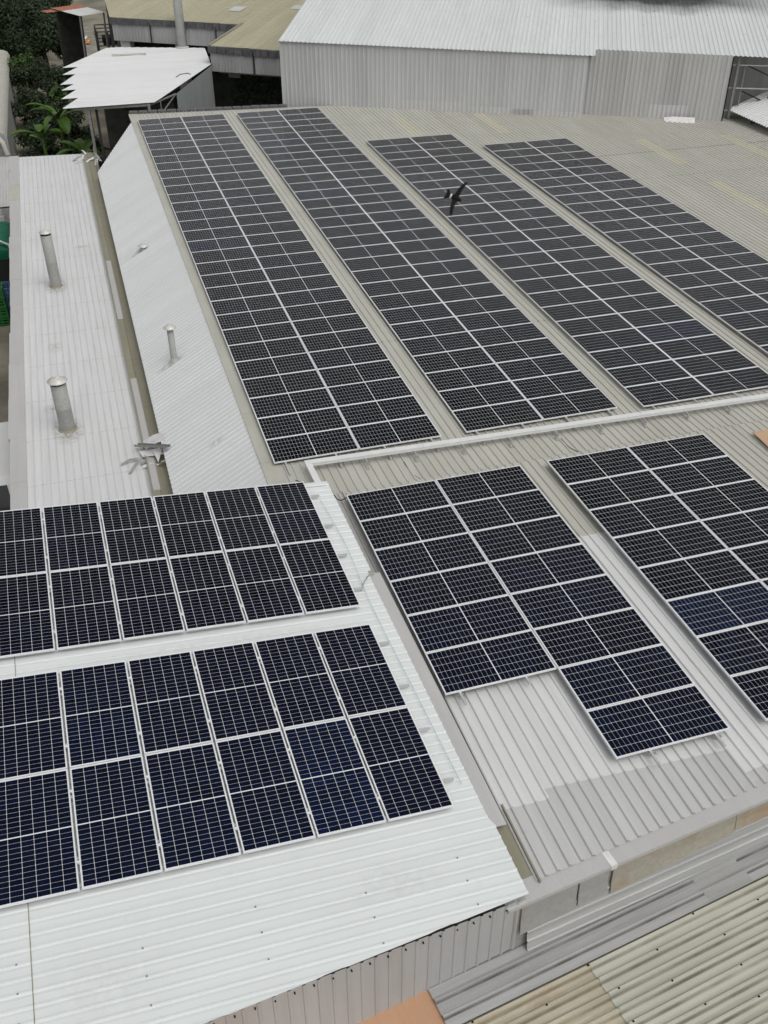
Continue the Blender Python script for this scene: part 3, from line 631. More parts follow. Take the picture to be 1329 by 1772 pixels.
# ------------------------------------------------------------------ solar panels
PL, PW, PT = 2.094, 1.038, .035
def panel_frame_mesh(L, W, lip=.013):
    s = MB()
    s.box(-L / 2, L / 2, -W / 2, -W / 2 + lip, -PT, 0); s.box(-L / 2, L / 2, W / 2 - lip, W / 2, -PT, 0)
    s.box(-L / 2, -L / 2 + lip, -W / 2 + lip, W / 2 - lip, -PT, 0); s.box(L / 2 - lip, L / 2, -W / 2 + lip, W / 2 - lip, -PT, 0)
    return s
def glass_mesh(L, W, lip=.013):
    s = MB(); s.box(-L / 2 + lip, L / 2 - lip, -W / 2 + lip, W / 2 - lip, -.009, -.003); return s
proto = thing('solar_panel', 'solar panel', 'solar panel', T(0, 0, -50)); 
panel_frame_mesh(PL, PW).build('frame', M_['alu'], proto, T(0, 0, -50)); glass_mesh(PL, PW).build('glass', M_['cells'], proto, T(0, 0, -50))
for cx_ in (-.62, .62):
    s = MB(); s.box(cx_ - .022, cx_ + .022, PW / 2 - .008, PW / 2 + .034, .0005, .0065); s.box(cx_ - .02, cx_ + .02, PW / 2 + .003, PW / 2 + .017, -.03, .0005); s.build('clamp', M_['tray'], proto, T(0, 0, -50))
used = [False]
protos = {'p': proto}
def add_panel(M, label, group, sx=1., sy=1.):
    if not used[0]: o = proto; used[0] = True; first = True
    else:
        o = proto.copy(); col.objects.link(o)
        for ch in proto.children:
            c2 = ch.copy(); col.objects.link(c2); c2.parent = o; c2.matrix_parent_inverse = Matrix(); c2.matrix_basis = Matrix()
    o.matrix_basis = M @ Matrix.Diagonal((sx, sy, 1, 1)); tag(o, label, 'solar panel', group)
ORD = ['', 'first', 'second', 'third', 'fourth', 'fifth', 'sixth', 'seventh', 'eighth', 'ninth', 'tenth', 'eleventh', 'twelfth', 'thirteenth', 'fourteenth', 'fifteenth', 'sixteenth']
for ch in proto.children: ch.matrix_basis = Matrix(); ch.matrix_parent_inverse = Matrix()
LS, SS = 2.114, 1.058
def jit(a=.0018): return Euler((rnd.gauss(0, a), rnd.gauss(0, a), rnd.gauss(0, .0006))).to_matrix().to_4x4()
def array(M, nl, nr, name, group, offx=0.):
    for c_, n_ in ((0, nl), (1, nr)):
        for k_ in range(n_):
            side = 'left' if c_ == 0 else 'right'
            if k_ < (n_ + 1) // 2 or n_ > 24 and k_ < 15: wh_ = ORD[k_ + 1] + ' row from far end'
            else: wh_ = ORD[n_ - k_] + ' row from near end'
            MM = M @ T((c_ + .5) * LS, -(k_ + .5) * SS, rnd.uniform(-.002, .002)) @ jit()
            add_panel(MM, 'solar panel in %s column of %s, %s' % (side, name, wh_), group)
array(MA, 30, 30, 'leftmost long array', 'panels of the leftmost long array')
array(MA @ T(4.8704, -.0088, 0), 30, 30, 'second long array from left', 'panels of the second long array')
array(MA @ T(9.7585, -6.5038, 0), 24, 24, 'third long array from left', 'panels of the third long array')
array(MA @ T(14.7138, -8.6089, 0), 22, 21, 'rightmost long array', 'panels of the rightmost long array')
array(MBF, 6, 8, 'stepped front array', 'panels of the stepped front array')
array(MBF @ T(4.8811, -.0181, 0), 8, 7, 'front array at right edge', 'panels of the front array at the right edge')
SX, SY = 1.07424, 2.02944
RZ = Matrix.Rotation(R(90), 4, 'Z')
def parray(M, n, name, group):
    for r_ in range(2):
        for k_ in range(n):
            MM = M @ T(-(k_ + .5) * SX, -(r_ + .5) * SY, rnd.uniform(-.002, .002)) @ RZ @ jit()
            add_panel(MM, 'solar panel in %s row of %s, %s from its right end' % ('back' if r_ == 0 else 'front', name, ORD[k_ + 1]), group, (SY - .02) / PL, (SX - .032) / PW)
parray(MC, 7, 'upper lower-left array', 'panels of the upper array on the white workshop roof')
parray(MC @ T(.0075, -4.5496, 0), 7, 'nearest lower-left array', 'panels of the nearest array on the white workshop roof')

# mounting rails
railn = [0]
def rail(M, p, q, label, group, feet=(), hz=.042):
    root = thing('mounting_rail', label, 'rail', M @ T(*p), group)
    p = Vector(p); q = Vector(q); s = MB(); s.bar(p, q, .042, hz); s.build('rail_bar', M_['rail'], root, M)
    d = (q - p).normalized()
    for t in feet:
        c0 = p + d * t; n_ = Vector((0, 0, 1)).cross(d); s = MB()
        s.bar(c0 + n_ * .04 + Vector((0, 0, .0)), c0 + n_ * .04 - Vector((0, 0, .06)), .035, .012); s.bar(c0 + n_ * .03 - Vector((0, 0, .062)), c0 + n_ * .11 - Vector((0, 0, .062)), .045, .012); s.build('foot', M_['zinc'], root, M)
names = [('leftmost long array', MA, 0, 0, 31.74), ('second long array from left', MA, 4.8704, 0, 31.74), ('third long array from left', MA, 9.7585, -6.5038, 31.9), ('rightmost long array', MA, 14.7138, -8.6089, 31.9)]
pos = ['outer left', 'inner left', 'inner right', 'outer right']
for nm, M, ox, oy, ye in names:
    for x, ps in zip((.28, 1.52, 2.74, 3.95), pos):
        rail(M, (ox + x, oy + .12, -.0565), (ox + x, -32.05 - .03 * (ox + x) / 4 - .2, -.0565), '%s aluminium rail under the %s' % (ps, nm), 'rails under the long arrays', (.3,))
for x, ps, y1 in zip((.28, 1.52, 2.74, 3.95), pos, (6.62, 6.5, 8.72, 8.72)):
    rail(MBF, (x, .1, -.0565), (x, -y1, -.0565), '%s aluminium rail under the stepped front array' % ps, 'rails under the front arrays', (y1 - .15,))
for x, ps in zip((.28, 1.52, 2.74, 3.95), pos):
    rail(MBF, (4.8811 + x, .1, -.0565), (4.8811 + x, -8.9, -.0565), '%s aluminium rail under the front array at right edge' % ps, 'rails under the front arrays', (8.8,))
for oy, nm in ((0, 'upper lower-left array'), (-4.5496, 'nearest lower-left array')):
    for y, ps in zip((.5, 1.55, 2.52, 3.55), ('backmost', 'second from back', 'third from back', 'frontmost')):
        rail(MC, (-7.6, oy - y, -.056), (.20, oy - y, -.056), '%s aluminium rail under the %s' % (ps, nm), 'rails under the lower left arrays')
# mid clamps in the joints of the nearest arrays
for oy, nm in ((0, 'upper'), (-4.5496, 'nearest')):
    s = MB()

# ------------------------------------------------------------------ cable tray
tr = thing('cable_tray', 'long white cable tray crossing the roof between far and near arrays', 'cable tray', MA @ T(.7, -32.2, .05))
def ty(x): return -32.17 - .03 * (x - .7)
s = MB(); MM = MA @ T(.66, -32.16, .07) @ Matrix.Rotation(math.atan(-.03), 4, 'Z')
s.box(0, 22, -.075, .075, 0, .075); s.build('tray_body', M_['tray'], tr, MM)
s = MB(); 
for k in range(8): s.box(k * 2.9 - (.004 if k == 0 else 0) + .004, k * 2.9 + 2.892, -.082, .082, .0755, .084)
s.build('tray_lid', M_['tray'], tr, MM)
s = MB(); s.box(.0, .145, -1.5, -.079, .0, .07); s.build('tray_branch', M_['tray'], tr, MM @ T(0, 0, .004) @ Matrix.Rotation(.06, 4, 'Z'))
for k in range(17):
    s = MB(); x = 1.45 + k * 1.215
    s.box(x - .02, x + .02, -.22, .06, -.045, -.004); s.box(x - .03, x + .03, -.23, -.20, -.15, -.0); s.box(x - .04, x + .04, -.30, -.20, -.165, -.15); s.build('tray_bracket', M_['zinc'], tr, MM)

# ------------------------------------------------------------------ flues and vents
def flue(x, y, z0, z1, r, label, cap_r):
    t = thing('roof_flue', label, 'flue pipe', (x, y, z0), 'flues on the white roofs'); B_ = Matrix.Translation((x, y, z0)); h = z1 - z0
    s = MB(); s.lathe([(r, -.2), (r, h * .48), (r * 1.015, h * .485), (r * 1.015, h * .50), (r, h * .505), (r, h), (r * .93, h), (r * .93, h - .3), (0, h - .3)], 28); s.build('pipe', M_['pipe'], t, B_)
    s = MB(); s.lathe([(r * .90, h - .29), (r * .94, h + .0), (r * .94, h + .10), (0, h + .10)], 24); s.build('mouth', M_['dark'], t, B_)
    s = MB(); s.lathe([(cap_r, h + .07), (cap_r, h + .085), (cap_r * .45, h + .07 + cap_r * .33), (0.001, h + .07 + cap_r * .55)], 28); s.build('cap', M_['cap'], t, B_)
    s = MB()
    for a in range(3):
        an = a * 2.1 + .4; s.bar((r * .97 * math.cos(an), r * .97 * math.sin(an), h - .06), (r * 1.0 * math.cos(an), r * 1.0 * math.sin(an), h + .13), .025, .008)
    s.build('cap_strap', M_['zinc'], t, B_)
    s = MB(); s.lathe([(r + .005, .1), (r + .012, .06), (r + .05, .012), (r + .08, .004)], 28); s.build('collar', M_['olive'], t, B_); return t
flue(-4.71, -15.2, -2.15, -.20, .195, 'grey flue with conical cap on the white flat roof, farther of the big pair', .222)
flue(-4.77, -25.6, -2.39, -.93, .215, 'grey flue with conical cap on the white flat roof, nearer of the big pair', .275)
def vent(x, y, z0, z1, r, label):
    t = thing('roof_vent', label, 'vent pipe', (x, y, z0), 'small vents on the white slope'); B_ = Matrix.Translation((x, y, z0)); h = z1 - z0
    s = MB(); s.lathe([(r, -.25), (r, h), (0, h)], 18); s.build('pipe', M_['pipe'], t, B_)
    s = MB(); s.lathe([(r * 1.9, h), (r * 1.9, h + .012), (r * 1.2, h + .07), (0.001, h + .11)], 22); s.build('cap', M_['cap'], t, B_)
    s = MB(); s.lathe([(r + .004, .18), (r + .008, -.02), (r + .06, -.06), (r + .09, -.10)], 18); s.build('collar', M_['galv'], t, B_)
vent(-1.40, -15.1, -1.17, -1.02, .10, 'short capped vent stub on the white slope')
vent(-1.47, -24.3, -1.42, -.30, .095, 'thin tall vent pipe with flat cap on the white slope')

# ------------------------------------------------------------------ loose things on the roofs
def bent_sheet(name, label, cat, pts, wd, m, M, th=.006, group=None):
    s = MB(); pts = [Vector(p) for p in pts]; wd = Vector(wd)
    s.grid([[p - wd, p + wd] for p in pts]); s.grid([[p - wd - Vector((0, 0, th)), p + wd - Vector((0, 0, th))] for p in pts][::-1])
    for k_ in range(len(pts) - 1):
        for sg in (-1, 1): s.face((pts[k_] + wd * sg, pts[k_ + 1] + wd * sg, pts[k_ + 1] + wd * sg - Vector((0, 0, th)), pts[k_] + wd * sg - Vector((0, 0, th))))
    return tag(s.build(name, m, None, M), label, cat, group)
FZ = MA @ T(0, 0, -1.775)
G_ = 'scrap metal on the white flat roof'
bent_sheet('scrap_sheet', 'wide white offcut lying across the gutter, backmost of the scrap pile', 'metal scrap', [(-2.78, -27.35, .10), (-2.5, -27.5, .34), (-2.25, -27.75, .54)], (.02, -.22, 0), M_['white2'], FZ, group=G_)
t = MB(); a_, b_ = Vector((-3.0, -27.31, .10)), Vector((-2.2, -28.55, .66))
t.bar(a_, b_, .12, .012); t.bar(a_ + Vector((-.05, -.03, .03)), b_ + Vector((-.05, -.03, .03)), .012, .06); t.bar(a_ + Vector((.05, .03, .03)), b_ + Vector((.05, .03, .03)), .012, .06)
tag(t.build('steel_channel', M_['grey2'], None, FZ), 'dark grey steel channel lying on top of the scrap pile', 'metal scrap', G_)
bent_sheet('scrap_sheet', 'white flat offcut under the steel channel of the scrap pile', 'metal scrap', [(-2.92, -27.75, .09), (-2.6, -27.95, .20), (-2.38, -28.15, .34)], (.03, -.16, .0), M_['white2'], FZ, group=G_)
t = MB(); t.face([(-2.60, -28.0, .30), (-2.36, -28.15, .40), (-2.52, -28.42, .16)]); t.face([(-2.52, -28.42, .155), (-2.36, -28.15, .395), (-2.60, -28.0, .295)]); tag(t.build('scrap_sheet', M_['white2'], None, FZ), 'small white triangular flap hanging from the scrap pile', 'metal scrap', G_)
for q, (a, b, wdv, lb, mm) in enumerate((((-3.49, -28.03, .03), (-3.0, -27.93, .07), (.01, .035, .01), 'long bent strip at the left end of the scrap pile', 'grey2'), ((-3.29, -28.52, .03), (-2.93, -27.95, .08), (.045, .02, .0), 'twisted grey strip pointing down from the scrap pile', 'grey2'),
      ((-2.97, -28.13, .04), (-2.6, -28.2, .07), (.01, .045, .02), 'narrow trim piece in the middle of the scrap pile', 'grey2'), ((-2.93, -28.32, .04), (-2.52, -28.42, .07), (.01, .04, .02), 'pale folded trim at the front of the scrap pile', 'white2'),
      ((-2.55, -28.45, .06), (-2.33, -28.62, .32), (.02, .03, .0), 'short pale trim at the right end of the scrap pile', 'white2'))):
    a = Vector(a); b = Vector(b); m_ = (a + b) / 2 + Vector((0, .03, .04)); bent_sheet('trim_strip', lb, 'metal scrap', [a, m_, b], wdv, M_[mm], FZ, group=G_)
s = MB(); s.box(-.12, .12, -.07, .07, 0, .05, 0, T(-2.17, -29.85, .18) @ Euler((.2, .1, .5)).to_matrix().to_4x4()); tag(s.build('white_block', M_['white2'], None, FZ), 'small white block in the gutter just behind the solar array', 'offcut')
qr = random.Random(3)
dl = ['pale strip', 'grey strip', 'curled offcut', 'short offcut', 'long strip', 'white chip', 'folded piece', 'narrow strip', 'bent piece', 'broken piece']
wl = ['left of the far gutter end', 'beside the shed post', 'over the far gutter end', 'at the foot of the skew verge', 'at the back edge of the flat roof']
for a in range(10):
    x = -3.1 + .1 * a + qr.uniform(-.1, .1); y = 1.2 - qr.uniform(0, 1.6) - (.6 if a > 5 else 0); an = qr.uniform(-.6, 2.4); l = qr.uniform(.15, .32)
    d = Vector((math.cos(an), math.sin(an), qr.uniform(.0, .5))) * l; p = Vector((x, y, .06 + .05 * qr.random()))
    bent_sheet('metal_offcut', '%s lying %s' % (dl[a], wl[a // 2]), 'metal scrap', [p - d, p + Vector((0, 0, .05)), p + d], (-d.y * .22, d.x * .22, .01), M_['white2'] if a % 3 else M_['grey2'], FZ, group='offcuts at the far gutter end')
bent_sheet('scrap_sheet', 'white folded board leaning on the warehouse wall foot', 'board', [(0, 0, .05), (.45, .02, .10), (1.5, 0, .09)], (0, .22, .09), M_['white2'], frame((25.25, -6.75, -.40), wang), .02)
s = MB(); s.box(0, 1.3, -1.0, 0, .05, .075, 0, Matrix.Rotation(-.03, 4, 'Y')); tag(s.build('plywood_sheet', M_['wood'], None, MA @ T(11.62, -33.95, .03) @ Matrix.Rotation(R(-3), 4, 'Z')), 'bare tan board lying on the beige roof at the right edge', 'board')
def cable(pts, r, label, m='black', nm='cable', cat='cable', M=None, group=None):
    P = [Vector(p) for p in pts]; out = []
    for k_ in range(len(P) - 1):
        p0, p1, p2, p3 = P[max(k_ - 1, 0)], P[k_], P[k_ + 1], P[min(k_ + 2, len(P) - 1)]
        for q in range(6):
            t_ = q / 6; out.append(.5 * ((2 * p1) + (p2 - p0) * t_ + (2 * p0 - 5 * p1 + 4 * p2 - p3) * t_ ** 2 + (3 * p1 - p0 - 3 * p2 + p3) * t_ ** 3))
    out.append(P[-1]); s = MB(); s.tube(out, r, 7); return tag(s.build(nm, M_[m], None, M), label, cat, group)
cable([(.86, -33.62, -.40), (.98, -33.82, -.60), (1.10, -33.82, -.66), (1.26, -33.74, -.64)], .013, 'black cables looping over the valley into the stepped array corner', 'black')
cable([(.52, -37.32, -.34), (.64, -37.15, -.28), (.79, -36.98, -.28), (.90, -36.90, -.35)], .011, 'grey conduit bending over the workshop roof edge by the upper array', 'grey2')
cable([(7.05, -32.6, -.84), (7.08, -33.0, -.868), (7.2, -33.35, -.858), (7.22, -33.75, -.80)], .007, 'thin black cable running from the tray to the right front array', 'black')
cable([(3.0, -32.45, -.84), (3.02, -32.9, -.868), (3.14, -33.3, -.858), (3.16, -33.72, -.80)], .007, 'thin black cable running from the tray to the stepped array', 'black')
cable([(.33, -32.55, -.78), (.55, -32.75, -.80), (.75, -33.0, -.70)], .012, 'short dark cable at the corner bend of the tray', 'black')
P0_ = [MC @ Vector(p) for p in ((.20, -.6, -.085), (.28, -2.2, -.085), (.22, -4.0, -.085), (.26, -6.2, -.085), (.30, -8.2, -.085))]
cable(P0_, .0045, 'thin teal string along the right side of the lower left arrays', 'teal', 'string', 'string')

# ------------------------------------------------------------------ bird in flight above the third array
def bird():
    root = None
    body = MB(); prof = [(.001, -.070), (.012, -.062), (.020, -.042), (.027, -.01), (.026, .012), (.021, .030), (.018, .040), (.015, .048), (.008, .055), (.001, .060)]
    rows = [[(z, r * math.cos(t), r * .85 * math.sin(t)) for t in [2 * math.pi * q / 14 for q in range(14)]] for r, z in prof]
    body.grid(rows, 0, True, True)
    def wing(sg, sweep):
        top = []; bot = []
        for k_ in range(9):
            t_ = k_ / 8; y = sg * (.018 + .150 * t_); ch = .044 * (1 - .35 * t_) * (1 if t_ < .85 else (1 - (t_ - .85) * 4.5)); x = .006 + sweep * t_ * t_; z = .010 + .012 * math.sin(t_ * 2.2)
            top.append([(x - ch * .6, y, z - .002), (x, y, z + .004 * (1 - t_)), (x + ch * .4, y, z - .001)]); bot.append([(x - ch * .6, y, z - .004), (x, y, z - .006), (x + ch * .4, y, z - .004)])
        body.grid(top, 1, True); body.grid(bot[::-1], 1, True)
        for k_ in range(8):
            body.face((top[k_][0], top[k_ + 1][0], bot[k_ + 1][0], bot[k_][0]), 1); body.face((top[k_][2], top[k_ + 1][2], bot[k_ + 1][2], bot[k_][2]), 1)
    wing(1, .030); wing(-1, .028)
    # tail: short, square
    body.prism([(-.055, -.014), (-.082, -.046), (-.098, -.040), (-.090, .0), (-.098, .040), (-.082, .046), (-.055, .014)], -.004, .003, 0)
    M = Matrix(((0.7858, 0.5690, -0.2426, -0.0357), (-0.5068, 0.3674, -0.7798, -42.7813), (-0.3546, 0.7357, 0.5771, 8.7339), (0, 0, 0, 1)))
    o = thing('bird', 'dark swift with white rump gliding over the third long array', 'bird', M)
    body.build('body', [M_['feather'], M_['wing']], o, M)
    rp = MB(); rows = [[(x, r * 1.03 * math.cos(t), r * .9 * math.sin(t)) for t in [2 * math.pi * q / 14 for q in range(14)]] for r, x in ((.0175, -.052), (.0205, -.044), (.0225, -.037))]
    rp.grid(rows, 0, True, True); rp.build('rump', M_['rump'], o, M)
bird()

# ------------------------------------------------------------------ strip at the left edge
nb = thing('neighbour_shed', 'long grey walled shed with pale rounded roof at the left edge', 'building', (-9, 25, GZ))
s = MB(); prof = [(-14, -2.9), (-8.2, -2.95), (-7.35, -3.02), (-7.05, -3.15), (-6.92, -3.45)]
s.grid([[(x, 12.9, z) for x, z in prof], [(x, 41.0, z) for x, z in prof]], 0, True); s.build('roof', M_['flash'], nb, Matrix())
s = MB(); s.box(-14, -6.94, 13.0, 41.0, GZ, -3.46); s.build('wall', M_['apron'], nb, Matrix())
s = MB(); s.ribs(-14, -6.9, GZ, -3.1, .16, .02, .03, .06); s.build('gable_wall', M_['apron'], nb, upright(frame((0, 12.85, 0), 0)))
s = MB(); s.tube([(-7.5, 12.8, -3.2), (-7.15, 12.4, -3.5), (-7.05, 12.3, -4.2)], .16); s.build('roof_end_cap', M_['flash'], nb, Matrix())
an = thing('grey_annex', 'low grey ribbed lean-to between the neighbour shed and the green tarpaulin', 'shed', (-8, 7, GZ))
s = MB(); s.ribs(-13, -6.85, 4.0, 12.3, .16, .02, .03, .06); s.build('roof', M_['bgrey'], an, frame((0, 0, -5.0), 0, .06))
s = MB(); s.box(-13, -6.9, 4.0, 12.2, GZ, -4.85); s.build('wall', M_['apron'], an, Matrix())
for a in range(4):
    s = MB(); s.box(-8.6, -7.2 - .08 * a, 2.6 + .28 * a, 2.75 + .28 * a, GZ, GZ + .5 + .25 * a); tag(s.build('leaning_plank', M_['bgrey']), ['shortest', 'second shortest', 'second tallest', 'tallest'][a] + ' grey plank stacked beyond the green tarpaulin', 'plank', 'planks by the green tarpaulin')
s = MB(); rows = []
for a in range(9):
    y = -2.4 + a * .45; rows.append([(x, y + .1 * math.sin(x * 3), -4.55 + .12 * math.sin(a * 1.7 + x * 2) - (0 if x > -9 else .2) - max(0, x + 7.2) * .8) for x in [-10 + .35 * q for q in range(10)]])
s.grid(rows, 0, True); s.face([rows[0][q] for q in range(10)] + [(rows[0][9][0], -2.4, GZ + .5), (-10, -2.4, GZ + .5)]); tp = tag(s.build('green_tarpaulin', M_['tarp']), 'green tarpaulin stretched over a frame at the left edge', 'tarpaulin')
s = MB(); s.tube([(-9, -2.5, -4.45), (-7.4, -2.5, -4.4), (-7.0, -2.6, -4.6), (-6.85, -2.75, -5.2), (-6.83, -2.75, GZ)], .05, 8); tag(s.build('bent_pipe', M_['tray']), 'white bent pipe in front of the green tarpaulin', 'pipe')
s = MB(); s.box(-9, -6.75, -6.8, -3.2, GZ, GZ + .9); tag(s.build('dark_pallet_stack', M_['dark']), 'dark covered stack between the tarpaulin and the green crates', 'stack')
def crate(x, y, z, lx, ly, h, m, label, group):
    t = thing('plastic_crate', label, 'crate', (x, y, z), group); B_ = T(x, y, z); th = .03
    s = MB(); s.box(-lx / 2, lx / 2, -ly / 2, ly / 2, 0, th)
    for sg in (-1, 1):
        for k_ in range(3):
            z0 = k_ * h / 3; s.box(-lx / 2, lx / 2, sg * ly / 2 - th / 2, sg * ly / 2 + th / 2, z0 + .03, z0 + h / 3 - .03); s.box(sg * lx / 2 - th / 2, sg * lx / 2 + th / 2, -ly / 2 + th, ly / 2 - th, z0 + .03, z0 + h / 3 - .03)
        for q in range(5): xx = -lx / 2 + lx * q / 4; s.box(xx - .025, xx + .025, sg * ly / 2 - th * .8, sg * ly / 2 + th * .8, 0, h)
    s.build('basket', M_[m], t, B_)
    s = MB()
    for sg in (-1, 1): s.box(-lx / 2 - .03, lx / 2 + .03, sg * (ly / 2 + .01) - .03, sg * (ly / 2 + .01) + .03, h, h + .04); s.box(sg * (lx / 2 + .01) - .03, sg * (lx / 2 + .01) + .03, -ly / 2 + .05, ly / 2 - .05, h, h + .04)
    s.build('rim', M_[m], t, B_)
GC = 'green plastic crates at the left edge'; lv = ['bottom', 'second lowest', 'second highest', 'top']
for k_ in range(4): crate(-7.75, -8.6, GZ + k_ * .42, 1.1, .8, .38, 'gcrate', lv[k_] + ' green crate of the stack at the left edge', GC)
for k_ in range(4): crate(-7.12, -8.0, GZ + k_ * .36, .5, .8, .32, 'bcrate', lv[k_] + ' blue crate of the stack behind the green crates', 'blue plastic crates at the left edge')
vn = thing('white_van', 'white van parked below the flat roof at the left edge', 'van', (-7.42, -24.0, GZ))
s = MB(); pr_ = [(0, .45), (0, 1.0), (.25, 1.15), (.75, 1.9), (1.1, 2.02), (4.4, 2.02), (4.55, 1.9), (4.6, .45)]
a_ = [(-.82, -y, z) for y, z in pr_]; b_ = [(.82, -y, z) for y, z in pr_]
s.face(a_); s.face(b_[::-1]); n_ = len(pr_)
for q in range(n_): s.face((a_[q], a_[(q + 1) % n_], b_[(q + 1) % n_], b_[q]))
VM = T(-7.42, -26.0, GZ) @ Matrix.Rotation(math.pi, 4, 'Z'); s.build('body', M_['van'], vn, VM)
s = MB(); s.face([(-.7, -.27, 1.18), (.7, -.27, 1.18), (.62, -.74, 1.91), (-.62, -.74, 1.91)][::-1]); s.build('windscreen', M_['glass'], vn, VM @ T(0, .012, .006))
for sg in (-1, 1):
    s = MB(); s.box(sg * .825 - .004, sg * .825 + .004, -1.9, -.95, 1.15, 1.75); s.box(sg * .825 - .004, sg * .825 + .004, -4.3, -2.1, 1.15, 1.75); s.build('side_window', M_['glass'], vn, VM)
    for yy in (-.85, -3.7):
        s = MB(); s.tube([(sg * .70, yy, .32), (sg * .86, yy, .32)], .32, 20); wl_ = s.build('wheel', M_['black'], vn, VM)

# ------------------------------------------------------------------ vegetation
def tree(name, label, c0, r, h0, n, leaf, ls, m, seed, squash=.8, group=None, cat='tree'):
    q = random.Random(seed); t = thing(name, label, cat, (c0[0], c0[1], GZ), group)
    s = MB(); top = Vector((c0[0], c0[1], c0[2]))
    s.tube([(c0[0] + .2, c0[1], GZ), (c0[0] + .1, c0[1] + .1, (GZ + c0[2]) / 2), top], [r * .09, r * .07, r * .04], 8)
    lobes = []
    for a in range(18):
        d = Vector((q.gauss(0, 1), q.gauss(0, 1), q.gauss(.25, .8))).normalized(); rr = r * q.uniform(.45, .85)
        c1 = top + Vector((d.x * rr, d.y * rr, d.z * rr * squash)); lobes.append((c1, r * q.uniform(.26, .46)))
        if a < 8: s.tube([top - Vector((0, 0, r * .4)), (top + c1) / 2 + Vector((0, 0, -.1 * r)), c1], [r * .035, r * .025, r * .01], 6)
    s.build('trunk', M_['bark'], t, Matrix())
    s = MB()
    for a in range(n):
        c1, lr = lobes[q.randrange(len(lobes))]
        d = Vector((q.gauss(0, 1), q.gauss(0, 1), q.gauss(0, 1))).normalized(); p = c1 + d * lr * (q.random() ** .33) * q.uniform(.85, 1.1)
        nrm = (d + Vector((0, 0, .9)) + Vector((q.gauss(0, .45), q.gauss(0, .45), q.gauss(0, .45)))).normalized()
        u = nrm.cross(Vector((q.gauss(0, 1), q.gauss(0, 1), q.gauss(0, 1)))).normalized(); v_ = nrm.cross(u); L = ls * q.uniform(.6, 1.4); W_ = L * leaf
        s.face((p - u * L, p + v_ * W_ - u * L * .1, p + u * L, p - v_ * W_ - u * L * .1))
    s.build('crown', M_[m], t, Matrix())
DT = 'dense dark trees behind the neighbour shed'
tree('broadleaf_tree', 'nearest big dark tree rising beyond the saw-tooth shed', (-4.3, 45, -3.0), 2.9, 0, 15000, .42, .135, 'leaf', 1, .95, DT)
tree('broadleaf_tree', 'middle dark tree behind the nearest one at the top left', (-6.9, 53, -2.2), 4.0, 0, 15000, .42, .16, 'leaf', 2, .9, DT)
tree('broadleaf_tree', 'farthest dark tree filling the top left corner', (-5.2, 66, -2.0), 4.6, 0, 14000, .42, .18, 'leaf', 3, .9, DT)
tree('broadleaf_tree', 'lighter green tree beside the red edged canopy', (-2.2, 72, -2.6), 2.3, 0, 7000, .45, .15, 'leaf2', 4, 1.1)
GB = 'dark shrubs between the neighbour shed and the saw-tooth shed'
for q_, (x, y, z, r, n, m, lb) in enumerate((
    (-5.3, 33.5, -4.2, 1.9, 3800, 'leaf', 'large dark shrub directly below the nearest dark tree'), (-3.2, 31.5, -4.4, 1.7, 3200, 'leaf', 'dark shrub beside the tips of the shed teeth'),
    (-5.6, 26.5, -4.6, 1.5, 2600, 'leaf', 'dark shrub against the pale rounded shed roof'), (-3.6, 24.5, -5.0, 1.7, 2800, 'leaf', 'dark shrub behind the bright banana leaf'),
    (-5.4, 19.5, -5.2, 1.5, 2400, 'leaf', 'dark shrub left of the banana plants'), (-2.7, 18.5, -5.2, 1.6, 2400, 'leaf', 'dark shrub in the shade under the shed teeth'),
    (-4.4, 8.6, -5.4, 1.5, 2200, 'leaf', 'wide dark shrub right behind the flat roof'), (-2.0, 9.0, -5.4, 1.7, 2400, 'leaf', 'dark shrub behind the shed corner post'),
    (.4, 7.2, -5.4, 1.5, 2000, 'leaf', 'dark shrub under the shed roof by the skew verge'), (-5.7, 13.5, -5.3, 1.3, 1900, 'leaf', 'dark shrub at the end of the neighbour shed'))):
    tree('shrub', lb, (x, y, z), r, 0, int(n * 1.7), .48, .11, m, 20 + q_, .85, GB, 'shrub')
tree('bush', 'yellowish green bush beside the pale rounded shed roof', (-5.9, 36, -3.4), 1.1, 0, 1300, .5, .12, 'leaf2', 5, .9, None, 'bush')
tree('bush', 'small bright bush right behind the white flat roof', (-3.9, 5.6, -4.2), .6, 0, 700, .5, .11, 'leaf2', 8, .7, None, 'bush')
tree('papaya_tree', 'thin tree with bright drooping top leaves beside the shed teeth', (-3.5, 17.5, -2.0), .62, 0, 260, .45, .24, 'leaf2', 10, .7)
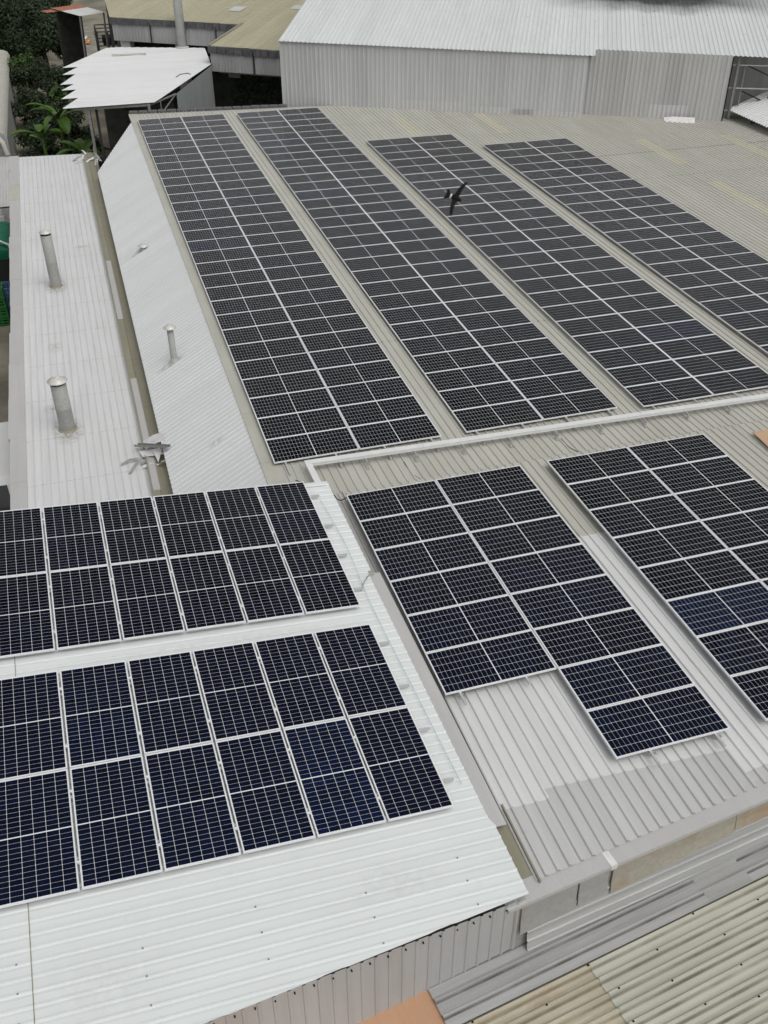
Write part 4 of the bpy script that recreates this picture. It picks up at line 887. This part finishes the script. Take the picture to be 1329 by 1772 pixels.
# ivy climbing the dark wall under the khaki eaves
iv = random.Random(77); s = MB()
for a in range(2600):
    u = iv.uniform(.3, 8); zz = -1.9 - 4.5 * iv.random() ** 1.2; p = MJ0 @ Vector((u, 2.42 - .25 * iv.random(), zz)); nrm = (Vector((-.4, -.8, .5)) + Vector((iv.gauss(0, .4), iv.gauss(0, .4), iv.gauss(0, .4)))).normalized()
    a_ = nrm.cross(Vector((iv.gauss(0, 1), iv.gauss(0, 1), 1))).normalized() * .11; b_ = nrm.cross(a_) * .7; s.face((p - a_, p + b_, p + a_, p - b_))
tag(s.build('ivy', M_['leaf']), 'dark ivy covering the damp wall under the khaki hall eaves', 'climbing plant')
def banana(x, y, z, label, seed, n, H, hero=False):
    q = random.Random(seed); t = thing('banana_plant', label, 'banana plant', (x, y, z), 'banana plants behind the flat roof'); B_ = T(x, y, z)
    s = MB(); s.tube([(0, 0, 0), (.04, 0, H * .5), (.02, .03, H)], [.16, .13, .08], 9); s.build('stem', M_['banana'], t, B_)
    for a in range(n):
        an = a * 2.4 + q.uniform(-.3, .3); L = q.uniform(1.5, 2.3); el = q.uniform(.5, 1.2); w_ = q.uniform(.20, .30); s = MB(); rows = []
        if hero and a == 0: an, el, L, w_ = -1.35, .55, 1.9, .36
        pos_ = Vector((0, 0, H)); dr = 1.1 if not (hero and a == 0) else 1.45; ds = L / 12
        for k_ in range(13):
            t_ = k_ / 12; e_ = el - dr * t_ * 1.3; dv = Vector((math.cos(an) * math.cos(e_), math.sin(an) * math.cos(e_), math.sin(e_)))
            sd_ = Vector((-math.sin(an), math.cos(an), 0)); ww = w_ * (max(0, math.sin(math.pi * min(1, max(0, (t_ - .12) / .88)))) ** .6 + .02); upv = sd_.cross(dv)
            rows.append([pos_ + sd_ * ww - upv * ww * .35, pos_ + sd_ * ww * .5 - upv * ww * .02, pos_ - upv * .02, pos_ - sd_ * ww * .5 - upv * ww * .02, pos_ - sd_ * ww - upv * ww * .35]); pos_ = pos_ + dv * ds
        s.grid(rows, 0, True); s.build('leaf', M_['banana'], t, B_)
banana(-3.75, 13.2, GZ, 'banana plant with one bright upright leaf facing the camera', 1, 10, 3.35, True)
banana(-2.7, 9.0, GZ, 'smaller shaded banana plant nearest the shed post', 2, 7, 2.2)
banana(-4.9, 12.2, GZ, 'banana plant with drooping leaves on the left of the gap', 3, 7, 2.5)
